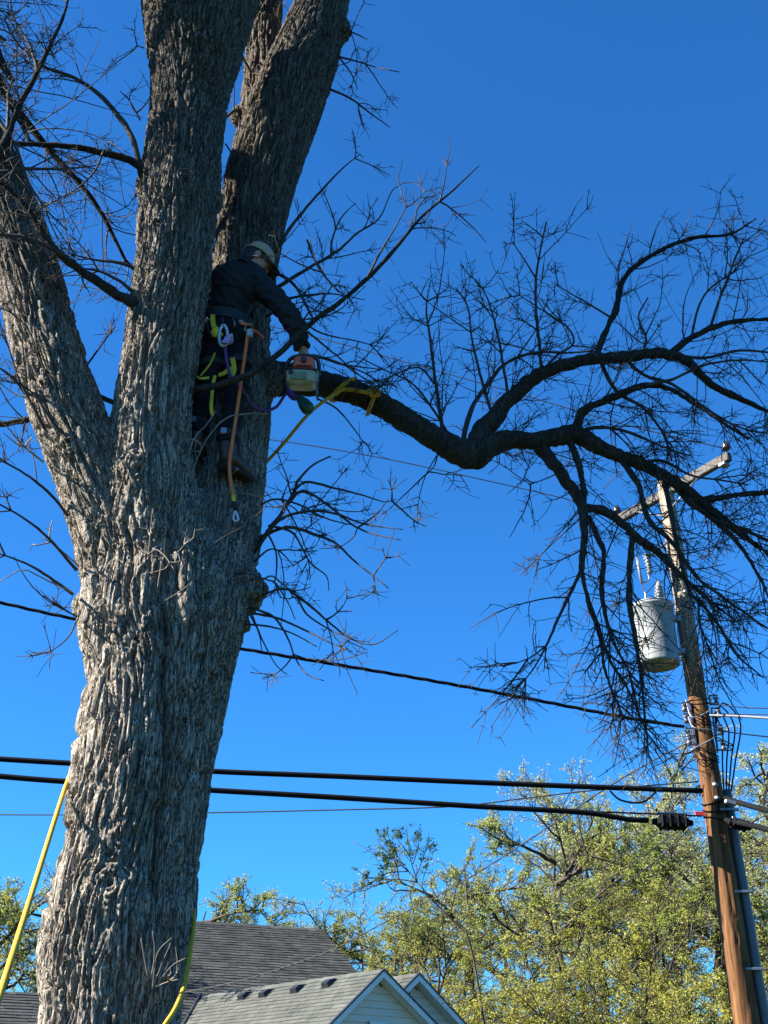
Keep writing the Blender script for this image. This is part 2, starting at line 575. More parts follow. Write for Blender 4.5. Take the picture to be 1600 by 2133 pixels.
BURLS = [(510, 1232, 84, 6.08), (500, 1205, 76, 6.1), (482, 1290, 70, 6.05), (288, 985, 88, 5.76), (196, 1262, 80, 5.98), (700, 62, 66, 6.63), (384, 372, 120, 5.80), (425, 420, 80, 5.86), (470, 1390, 34, 6.0), (172, 915, 90, 5.80), (545, 790, 96, 6.48), (310, 640, 70, 5.8), (504, 245, 50, 6.72), (412, 1085, 90, 6.08), (225, 1850, 190, 5.90), (308, 385, 52, 5.8)]
def make_trunk():
    g = G()
    for A in STEMS:
        B = catmull(A, max(10, len(A) * 3))
        V, Q = tubes(B[:, :3], B[:, 3], 28, True)
        if A is TR:                              # the bole is flatter than wide where it spreads into the stems
            f = 1 - 0.25 * sstep(V[:, 2], 3.3, 4.6)
            V[:, 1] = 6.03 + (V[:, 1] - 6.03) * f
        g.add(V, Q)
    for px, py, w, Y in BURLS:
        p = at(px, py, Y)
        g.ball(p, prad(w, p))
    V, Q, N = remesh(g, 0.0225, 5, 0.5)
    # no walls inside the union
    ins = np.full(len(V), 1e9)
    for A in STEMS:
        B = catmull(A, len(A) * 5)
        d2_ = np.full(len(V), 1e9)
        for a in range(0, len(V), 40000):
            dd = np.sqrt(((V[a:a + 40000, None] - B[None, :, :3]) ** 2).sum(-1)) / B[None, :, 3]
            ins[a:a + 40000] = np.minimum(ins[a:a + 40000], dd.min(1))
    Q = Q[(ins[Q] > 0.5).all(1)]
    def split(V, Q, N, sel):
        F_ = Q[sel]
        E = np.stack([F_, np.roll(F_, -1, 1)], -1).reshape(-1, 2)
        E = np.sort(E, 1)
        key = E[:, 0] * np.int64(len(V)) + E[:, 1]
        u, first, inv = np.unique(key, return_index=True, return_inverse=True)
        em = E[first]
        n0 = len(V)
        Vn = np.concatenate([V, V[em].mean(1), V[F_].mean(1)])
        Nn = np.concatenate([N, N[em].mean(1), N[F_].mean(1)])
        m = n0 + inv.reshape(-1, 4)
        c = n0 + len(em) + np.arange(len(F_))
        new = np.concatenate([np.stack([F_[:, i], m[:, i], c, m[:, i - 1]], 1) for i in range(4)])
        Nn /= np.linalg.norm(Nn, axis=1, keepdims=True) + 1e-9
        return Vn, np.concatenate([Q[~sel], new]), Nn, len(Q) - len(F_)
    def vis(V, Q, N):
        c, n_ = V[Q].mean(1), N[Q].mean(1)
        vd = c - CAM
        vd /= np.linalg.norm(vd, axis=1, keepdims=True)
        p = project(c)
        return ((n_ * vd).sum(1) < 0.3) & (p[:, 0] > -70) & (p[:, 0] < 1700) & (p[:, 1] > -90) & (p[:, 1] < 2230)
    V, Q, N, ns = split(V, Q, N, vis(V, Q, N))
    sel = np.arange(len(Q)) >= ns
    V, Q, N, ns = split(V, Q, N, sel)
    # round off the facets of the split faces
    E = np.sort(np.stack([Q, np.roll(Q, -1, 1)], -1).reshape(-1, 2), 1)
    E = np.unique(E, axis=0)
    for _ in range(5):
        acc = np.zeros_like(V)
        cnt = np.bincount(E.ravel(), minlength=len(V)).astype(float)[:, None]
        for k in range(3):
            acc[:, k] = np.bincount(E[:, 0], V[E[:, 1], k], len(V)) + np.bincount(E[:, 1], V[E[:, 0], k], len(V))
        V = np.where(cnt > 3.5, V + 0.5 * (acc / np.maximum(cnt, 1) - V), V)
    used = np.unique(Q)
    mp_ = np.zeros(len(V), np.int64)
    mp_[used] = np.arange(len(used))
    V, N, Q = V[used], N[used], mp_[Q]
    # straightened coordinates along every stem, blended
    best = np.full(len(V), 1e9)
    per = []
    for A in STEMS:
        B = catmull(A, len(A) * 5)
        P = B[:, :3]
        T, Nn, Bn = [x[0] for x in frames(P[None])]
        s = np.r_[0, np.cumsum(np.linalg.norm(np.diff(P, axis=0), axis=1))]
        idx = np.empty(len(V), np.int64)
        for a in range(0, len(V), 60000):
            idx[a:a + 60000] = ((V[a:a + 60000, None] - P[None]) ** 2).sum(-1).argmin(1)
        d = V - P[idx]
        ax = (d * T[idx]).sum(1)
        x = (d * Nn[idx]).sum(1)
        y = (d * Bn[idx]).sum(1)
        q = np.sqrt(x * x + y * y) / B[idx, 3]
        q = np.where((idx == 0) | (idx == len(P) - 1), q + np.abs(ax) / B[idx, 3], q)
        per.append((q, x, y, s[idx] + ax))
        best = np.minimum(best, q)
    H = np.zeros(len(V))
    WS = np.zeros(len(V))
    for k, (q, x, y, s) in enumerate(per):
        w = np.exp(-(q - best) / 0.07)
        sel = np.where(w > 0.02)[0]
        c = np.stack([x[sel] + k * 3.1, y[sel], s[sel]], 1)
        wx = vnoise(c * [9, 9, 4], 3 + k) - 0.5
        wy = vnoise(c * [9, 9, 4] + 37.7, 4 + k) - 0.5
        lx = vnoise(c * [2.2, 2.2, 1.1], 6 + k) - 0.5
        c2 = c + np.stack([wx * 0.045 + lx * 0.14, wy * 0.045 - lx * 0.14, wx * 0.03], 1)
        n1_ = np.abs(2 * vnoise(c2 * [33, 33, 2.0], 41) - 1)
        n2_ = np.abs(2 * vnoise(c2 * [46, 46, 3.0] + 51.3, 42) - 1)
        n3_ = np.abs(2 * vnoise(c2 * [70, 70, 5] + 21.7, 43) - 1)
        n4_ = np.abs(2 * vnoise(c2 * [24, 24, 19] + 11.7, 44) - 1)
        plates = np.minimum(sstep(n1_, 0.0, 0.20), sstep(n2_, 0.0, 0.20))
        d1, d2, r1 = voro(c2 / [0.045, 0.045, 0.26], 11)
        lump = vnoise(c * [7, 7, 2.2], 9) - 0.5
        fib = vnoise(c2 * [110, 110, 12], 19)
        d1c, d2c, r3 = voro(c2 / [0.11, 0.11, 0.5], 37)
        e3 = sstep(d2c - d1c, 0.0, 0.14)
        h = plates * (0.022 + 0.006 * r1) + 0.007 * sstep(n3_, 0, 0.3) + 0.004 * sstep(n4_, 0, 0.12) + 0.014 * e3 + 0.012 * lump + 0.006 * fib
        H[sel] += h * w[sel]
        WS[sel] += w[sel]
    H /= np.maximum(WS, 1e-6)
    pp = project(V)
    front = (N @ FWD) < 0.35
    def crack(path, wpx, dep):
        C = catmull(np.array(path, float), 420)
        jit = (vnoise(np.c_[C * 0.03, np.zeros(len(C))], 3) - 0.5) * 14
        C[:, 0] += jit
        m = np.where(front & (np.abs(pp[:, 0] - C[:, 0].mean()) < 160) & (pp[:, 1] > C[:, 1].min() - 30) & (pp[:, 1] < C[:, 1].max() + 30))[0]
        dd = np.concatenate([np.sqrt(((pp[mm][:, None] - C[None]) ** 2).sum(-1)).min(1) for mm in np.array_split(m, 12)])
        H[m] -= dep * np.exp(-(dd / wpx) ** 2)
    crack([(345, 1300), (343, 1380), (349, 1470), (350, 1560), (347, 1640), (337, 1720), (331, 1800), (330, 1870)], 6.0, 0.05)
    crack([(352, 1180), (346, 1300), (345, 1380), (350, 1470), (351, 1560), (348, 1640), (339, 1720), (335, 1800), (338, 1900), (345, 2000)], 22.0, 0.05)
    crack([(186, 1370), (180, 1470), (163, 1555), (152, 1640), (138, 1735), (118, 1810), (98, 1890), (98, 1960)], 4.0, 0.04)
    crack([(262, 1090), (275, 1160), (268, 1230), (285, 1330)], 4.0, 0.03)
    crack([(205, 1130), (208, 1200), (215, 1290), (207, 1380)], 3.5, 0.03)
    crack([(365, 1050), (350, 1150), (330, 1240), (340, 1300)], 9.0, 0.04)
    def knot(px, py, rp, bump, rings):
        d = np.sqrt((pp[:, 0] - px) ** 2 + ((pp[:, 1] - py) * 0.85) ** 2)
        ang = np.arctan2(pp[:, 1] - py, pp[:, 0] - px)
        m = front & (d < rp * 1.8)
        fall = np.exp(-(d[m] / rp) ** 2)
        wob = vnoise(np.c_[pp[m] * 0.07, np.zeros(m.sum())], 7) * 2.2
        ring = np.sin(d[m] / rings * 2 * PI + wob * 2 + 1.5 * np.sin(3 * ang[m]))
        H[m] = H[m] * (1 - 0.60 * fall) + fall * (bump * 1.3 + 0.007 * ring) - 0.05 * np.exp(-(d[m] / (rp * 0.20)) ** 2)
    knot(228, 1838, 46, 0.03, 12)
    knot(388, 372, 30, 0.035, 9)
    knot(147, 922, 17, 0.045, 7)
    knot(330, 462, 16, 0.03, 7)
    knot(288, 978, 34, 0.04, 11)
    knot(410, 1075, 34, 0.03, 10)
    knot(385, 1500, 22, 0.02, 8)
    knot(325, 1570, 14, 0.02, 7)
    knot(435, 1240, 40, 0.02, 10)
    knot(395, 560, 22, 0.02, 8)
    knot(200, 1110, 10, -0.01, 6)
    # burl at the right is warty
    wb = np.exp(-(((pp[:, 0] - 520) / 45) ** 2 + ((pp[:, 1] - 1250) / 90) ** 2))
    H += wb * 0.05 * (vnoise(V * 22, 2) - 0.4)
    V = V + N * (H - 0.034 - 0.010 * sstep(V[:, 2], 5.0, 6.5))[:, None]
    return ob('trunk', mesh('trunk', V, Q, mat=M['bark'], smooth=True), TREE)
TRUNK = make_trunk()

# ------------------------------------------------------------------ branches and twigs
def lerpP(P, t):
    n, K, _ = P.shape
    f = np.clip(t * (K - 1), 0, K - 1 - 1e-6)
    k = f.astype(int)
    u = (f - k)[..., None]
    r = np.arange(n)[:, None]
    a, b = P[r, k], P[r, k + 1]
    T = b - a
    T /= np.linalg.norm(T, axis=-1, keepdims=True) + 1e-9
    return a * (1 - u) + b * u, T
def grow(P, R, n, rg, t0=0.1, t1=1.0, L=(0.1, 0.4), ang=(40, 75), up=(0, 0, 0.15), K=5, wig=0.18, rr=(0.003, 0.0015), fade=0.5, opp=True, droop=0.0, prop=False):
    """children of polylines P: n each -> polylines, radii"""
    N = P.shape[0]
    if opp:
        t = np.repeat(rg.uniform(t0, t1, (N, (n + 1) // 2)), 2, axis=1)[:, :n]
    else:
        t = rg.uniform(t0, t1, (N, n))
    base, T = lerpP(P, t)
    az = rg.uniform(0, 2 * PI, (N, n))
    if opp and n > 1:
        az[:, 1::2] = az[:, 0:2 * (n // 2):2] + PI + rg.normal(0, 0.3, az[:, 1::2].shape)
    a = np.where(np.abs(T[..., 2:3]) < 0.9, np.array([0, 0, 1.0]), np.array([1.0, 0, 0]))
    n1 = np.cross(T, a)
    n1 /= np.linalg.norm(n1, axis=-1, keepdims=True)
    n2 = np.cross(T, n1)
    th = np.radians(rg.uniform(ang[0], ang[1], (N, n)))[..., None]
    D = np.cos(th) * T + np.sin(th) * (np.cos(az)[..., None] * n1 + np.sin(az)[..., None] * n2)
    D = D.reshape(-1, 3)
    ln = (L[0] + (L[1] - L[0]) * rg.uniform(0, 1, (N, n)) ** (1.0 if prop else 1.5) * (1.0 if prop else 1.25)) * (1 - fade * t)
    if prop:
        ln = ln * np.linalg.norm(np.diff(P, axis=1), axis=2).sum(1)[:, None]
    ln = ln.reshape(-1, 1)
    q = base.reshape(-1, 3)
    pts = [q]
    cur = rg.normal(0, wig * (0.6 if prop else 1.5), D.shape)
    for k in range(K - 1):
        D = D + cur * 0.5 + rg.normal(0, wig if prop else wig * 0.7, D.shape) + np.array(up) - np.array([0, 0, droop]) * (k / K)
        D = D / (np.linalg.norm(D, axis=1, keepdims=True) + 1e-9)
        q = q + D * ln / (K - 1)
        pts.append(q)
    C = np.stack(pts, 1)
    r0 = rr[0] * rg.uniform(0.75, 1.25, (len(C), 1))
    CR = r0 + (rr[1] - r0) * np.linspace(0, 1, K)
    return C, np.maximum(CR, 0.0006)
def twigs_on(P, r_, rg, dens=9, L1=(0.18, 0.6), up=(0, 0, 0.10), n2=5, n3=3, t0=0.1, L2=(0.07, 0.28), droop=0.0):
    """two orders of twigs and a last one of spurs along one traced polyline"""
    g = G()
    ln = np.linalg.norm(np.diff(P, axis=0), axis=1).sum()
    n1 = max(2, int(ln * dens))
    A, AR = grow(P[None], r_, n1, rg, t0, 1.0, L1, (28, 65), up, 8, 0.085, (0.0054, 0.0024), 0.35, True, droop)
    B, BR = grow(A, AR, n2, rg, 0.12, 1.0, L2, (30, 70), up, 5, 0.10, (0.0031, 0.0018), 0.4, True, droop)
    C, CR = grow(B, BR, n3, rg, 0.15, 1.0, (0.02, 0.13), (35, 75), up, 3, 0.12, (0.0023, 0.0016), 0.3, True)
    D, DR = grow(A, AR, n3, rg, 0.3, 1.0, (0.02, 0.07), (50, 90), up, 3, 0.12, (0.0024, 0.0017), 0.3, False)
    for X, XR, S in ((A, AR, 5), (B, BR, 4), (C, CR, 3), (D, DR, 3)):
        g.add(*tubes(X, XR, S))
    return g
def trace(s, w, Y, n=None, wob=0.6, rg=None):
    """'x,y x,y ...' in photo pixels -> 3-D polyline with radii; depth runs from Y[0] to Y[-1]"""
    q = np.array([[float(c) for c in p.split(',')] for p in s.split()])
    d = np.r_[0, np.cumsum(np.linalg.norm(np.diff(q, axis=0), axis=1))]
    d /= d[-1]
    Ys = np.interp(d, np.linspace(0, 1, len(Y)), Y)
    Ws = np.interp(d, np.linspace(0, 1, len(w)), w)
    A = []
    for (px, py), y, ww in zip(q, Ys, Ws):
        p = at(px, py, y)
        A.append(list(p) + [prad(ww, p)])
    n = n or max(8, 4 * len(A))
    A = catmull(np.array(A), n)
    if rg is not None and wob:
        j = rg.normal(0, 1, (n, 3)) * A[:, 3:4] * 0.16 * wob
        j[0] = 0
        A[:, :3] += j
        A[:, 3] *= 1 + rg.normal(0, 0.05, n)
    A[:, 3] = np.maximum(A[:, 3], 0.0010)
    return A

# the limb being cut: its own dense tube with bark relief
def bark_tube(A, S, n, amp, name, m, parent):
    B = catmull(A, n)
    V, Q = tubes(B[:, :3], B[:, 3], S, True)
    T, N1, B1 = [x[0] for x in frames(B[None, :, :3])]
    s = np.r_[0, np.cumsum(np.linalg.norm(np.diff(B[:, :3], axis=0), axis=1))]
    k = np.r_[0, np.arange(n), n - 1].repeat(S)
    rad = V - B[k, :3]
    ln = np.linalg.norm(rad, axis=1)
    x, y = (rad * N1[k]).sum(1), (rad * B1[k]).sum(1)
    c = np.stack([x, y, s[k]], 1)
    w = vnoise(c * [14, 14, 8], 2) - 0.5
    c2 = c + np.stack([w * 0.03, -w * 0.03, w * 0.02], 1)
    d1, d2, _r = voro(c2 / [0.026, 0.026, 0.085], 31)
    h = amp * (sstep(d2 - d1, 0, 0.4) - 0.6) + amp * 1.6 * (vnoise(c * [9, 9, 6], 8) - 0.5) + amp * 0.6 * (1 - np.abs(2 * vnoise(c2 * [50, 50, 12], 5) - 1) - 0.5)
    V = V + rad / np.maximum(ln, 1e-6)[:, None] * (h * (ln > 1e-3))[:, None]
    return ob(name, mesh(name, V, Q, mat=m, smooth=True), parent)
LIMB_S = '495,812 560,790 610,790 680,803 740,818 800,848 860,884 920,921 960,942 990,946 1015,930 1060,916 1110,919 1160,910 1200,905 1260,937 1330,965 1385,992 1440,1028 1500,1078 1560,1124 1620,1166'
LIMB_Wp = {0: 130}
def limb():
    q = [[float(c) for c in p.split(',')] for p in LIMB_S.split()]
    ws = [76, 78, 66, 54, 51, 50, 49, 51, 58, 62, 52, 40, 37, 36, 38, 31, 28, 25, 22, 17, 12, 7]
    A = []
    for i, ((px, py), w) in enumerate(zip(q, ws)):
        Y = 6.48 + 0.95 * (i / 21.0)
        p = at(px, py, Y)
        A.append(list(p) + [prad(w, p)])
    return np.array(A)
LIMB = limb()
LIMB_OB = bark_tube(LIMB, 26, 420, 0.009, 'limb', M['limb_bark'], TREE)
LIMB_OB['label'] = 'dark half cut limb reaching right, tied with yellow rope'
def limbY(px):
    q = np.array([[float(c) for c in p.split(',')] for p in LIMB_S.split()])
    return float(np.interp(px, q[:, 0], 6.48 + 0.95 * np.arange(22) / 21.0))
# every big branch of the limb: path, widths, depth
LB = [
 ('995,925 1003,900 1030,870 1060,835 1100,797 1150,770 1220,750 1300,745 1350,737 1400,741 1440,760 1480,800 1540,830 1610,862', (46, 32, 27, 25, 21, 15, 6), (6.9, 6.9, 7.1, 7.3)),
 ('1240,746 1262,690 1285,640 1295,590 1330,550 1390,515 1450,495 1520,488 1575,455', (13, 12, 9, 3), (7.0, 7.1)),
 ('1390,738 1440,705 1490,680 1545,668 1610,664', (14, 11, 7), (7.2, 7.3)),
 ('1480,682 1500,620 1520,570 1530,540 1550,495', (7, 3), (7.25, 7.2)),
 ('1128,778 1122,700 1116,640 1117,575 1126,520 1138,462', (8, 6, 3), (6.95, 6.8)),
 ('1116,580 1095,545 1067,503', (4, 2), (6.85, 6.8)),
 ('1195,905 1215,857 1260,835 1310,815 1345,803 1400,812 1460,850 1520,890 1560,915', (20, 15, 11, 8, 5), (7.1, 7.0, 6.9)),
 ('1116,916 1160,978 1200,1032 1214,1062 1216,1130 1212,1185 1226,1255 1250,1330 1262,1400 1300,1500', (30, 24, 14, 9, 6, 3), (7.05, 7.1, 7.2)),
 ('1185,915 1206,968 1214,1010 1216,1058', (15, 13, 12), (7.1, 7.12)),
 ('1214,1058 1250,1062 1290,1085 1330,1122 1370,1150 1420,1200 1480,1252 1540,1300', (20, 18, 13, 9, 4), (7.12, 7.2, 7.3)),
 ('1318,1112 1313,1160 1311,1250 1324,1330 1335,1400 1342,1480 1352,1575', (13, 11, 8, 3), (7.18, 7.2)),
 ('1226,1075 1242,1115 1258,1152 1254,1230 1275,1330 1310,1400 1332,1490', (13, 10, 7, 3), (7.12, 7.1)),
 ('1212,1185 1190,1232 1162,1290 1138,1345 1110,1395 1078,1432', (8, 6, 2), (7.15, 7.0)),
 ('1138,1345 1100,1372 1046,1389', (4, 2), (7.05, 7.0)),
 ('1222,1240 1245,1300 1268,1370 1310,1440 1345,1520', (8, 6, 3), (7.15, 7.2)),
 ('1397,1000 1435,1045 1469,1069 1525,1117 1577,1192 1612,1270', (14, 11, 8, 5), (7.3, 7.35)),
 ('1385,1000 1400,1080 1431,1219 1461,1256 1499,1305 1532,1361 1590,1412', (12, 9, 7, 3), (7.3, 7.3)),
 ('1440,1040 1480,1040 1540,1030 1610,1026', (14, 11, 8), (7.3, 7.35)),
 ('1500,1085 1540,1100 1610,1130', (10, 7), (7.35, 7.4)),
 ('1290,955 1330,1010 1350,1080 1400,1130 1450,1200 1500,1240 1600,1310', (13, 10, 8, 4), (7.2, 7.1, 7.1)),
 ('1455,1255 1458,1300 1480,1360 1500,1420 1545,1500', (5, 2), (7.3, 7.2)),
 ('924,925 918,870 905,780 895,700 888,640 897,585', (10, 7, 5, 2), (6.85, 6.7)),
 ('962,935 968,900 985,845 1020,795 1050,760 1110,735 1180,735 1250,730', (12, 9, 6, 3), (6.9, 6.75)),
 ('1025,862 1000,780 982,700 975,640 950,600', (7, 5, 2), (6.9, 6.8)),
 ('1060,835 1048,760 1035,690 1015,620 990,580', (7, 5, 2), (6.92, 6.85)),
 ('935,905 900,850 860,800 800,770 740,740', (6, 4, 2), (6.85, 6.6)),
 ('905,800 870,765 800,790 760,800', (5, 2), (6.75, 6.6)),
 ('1130,772 1160,740 1195,715 1180,680 1120,640 1060,600', (6, 4, 2), (6.95, 6.85)),
 ('1270,660 1230,635 1190,612 1158,592', (5, 2), (7.0, 6.95)),
 ('1250,750 1266,785 1290,820 1340,850 1380,900 1400,960', (10, 7, 4), (7.1, 7.0)),
 ('1300,745 1340,780 1400,800 1470,850 1540,890 1610,905', (8, 6, 3), (7.1, 6.95)),
 ('1345,803 1400,790 1470,760 1540,750 1610,755', (8, 5, 3), (6.95, 6.9)),
 ('1200,900 1250,890 1310,900 1380,930 1440,950', (9, 6, 3), (7.1, 7.0)),
 ('1440,705 1455,640 1480,600 1540,560', (6, 3), (7.25, 7.2)),
 ('1340,740 1345,700 1330,660 1350,620', (6, 3), (7.1, 7.1)),
 ('1400,741 1470,745 1540,730 1610,735', (8, 4), (7.2, 7.2)),
 ('1330,965 1380,960 1440,990 1500,1000 1560,1010', (9, 5, 3), (7.2, 7.1)),
 ('915,930 905,970 885,990', (4, 2), (6.85, 6.8)),
 ('1165,985 1130,1000 1100,1010', (3, 2), (7.1, 7.0)),
]
rg = np.random.default_rng(11)
for k, (s, w, Y) in enumerate(LB):
    A = trace(s, w, Y, rg=rg)
    big = max(w) > 9
    if max(w) >= 13:
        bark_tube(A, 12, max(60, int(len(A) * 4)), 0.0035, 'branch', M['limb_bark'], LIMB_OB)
    else:
        G().tube(A[:, :3], A[:, 3], 7).build('branch', M['twig'], LIMB_OB)
    low = A[-1, 2] < A[0, 2]
    g = twigs_on(A[:, :3], A[:, 3], rg, (13 if low else 8.5) if big else (11 if low else 7.5), (0.22, 0.72), (0, 0, -0.02) if low else (0.01, 0, 0.04), 5, 2, 0.10, (0.06, 0.36), 0.05 if low else 0)
    g.build('twigs', M['twig'], LIMB_OB, kind='stuff')
g = twigs_on(LIMB[5:, :3], LIMB[5:, 3], rg, 10, (0.2, 0.55), (0, 0, 0.02), 5, 3, 0.25)
g.build('twigs', M['twig'], LIMB_OB, kind='stuff')

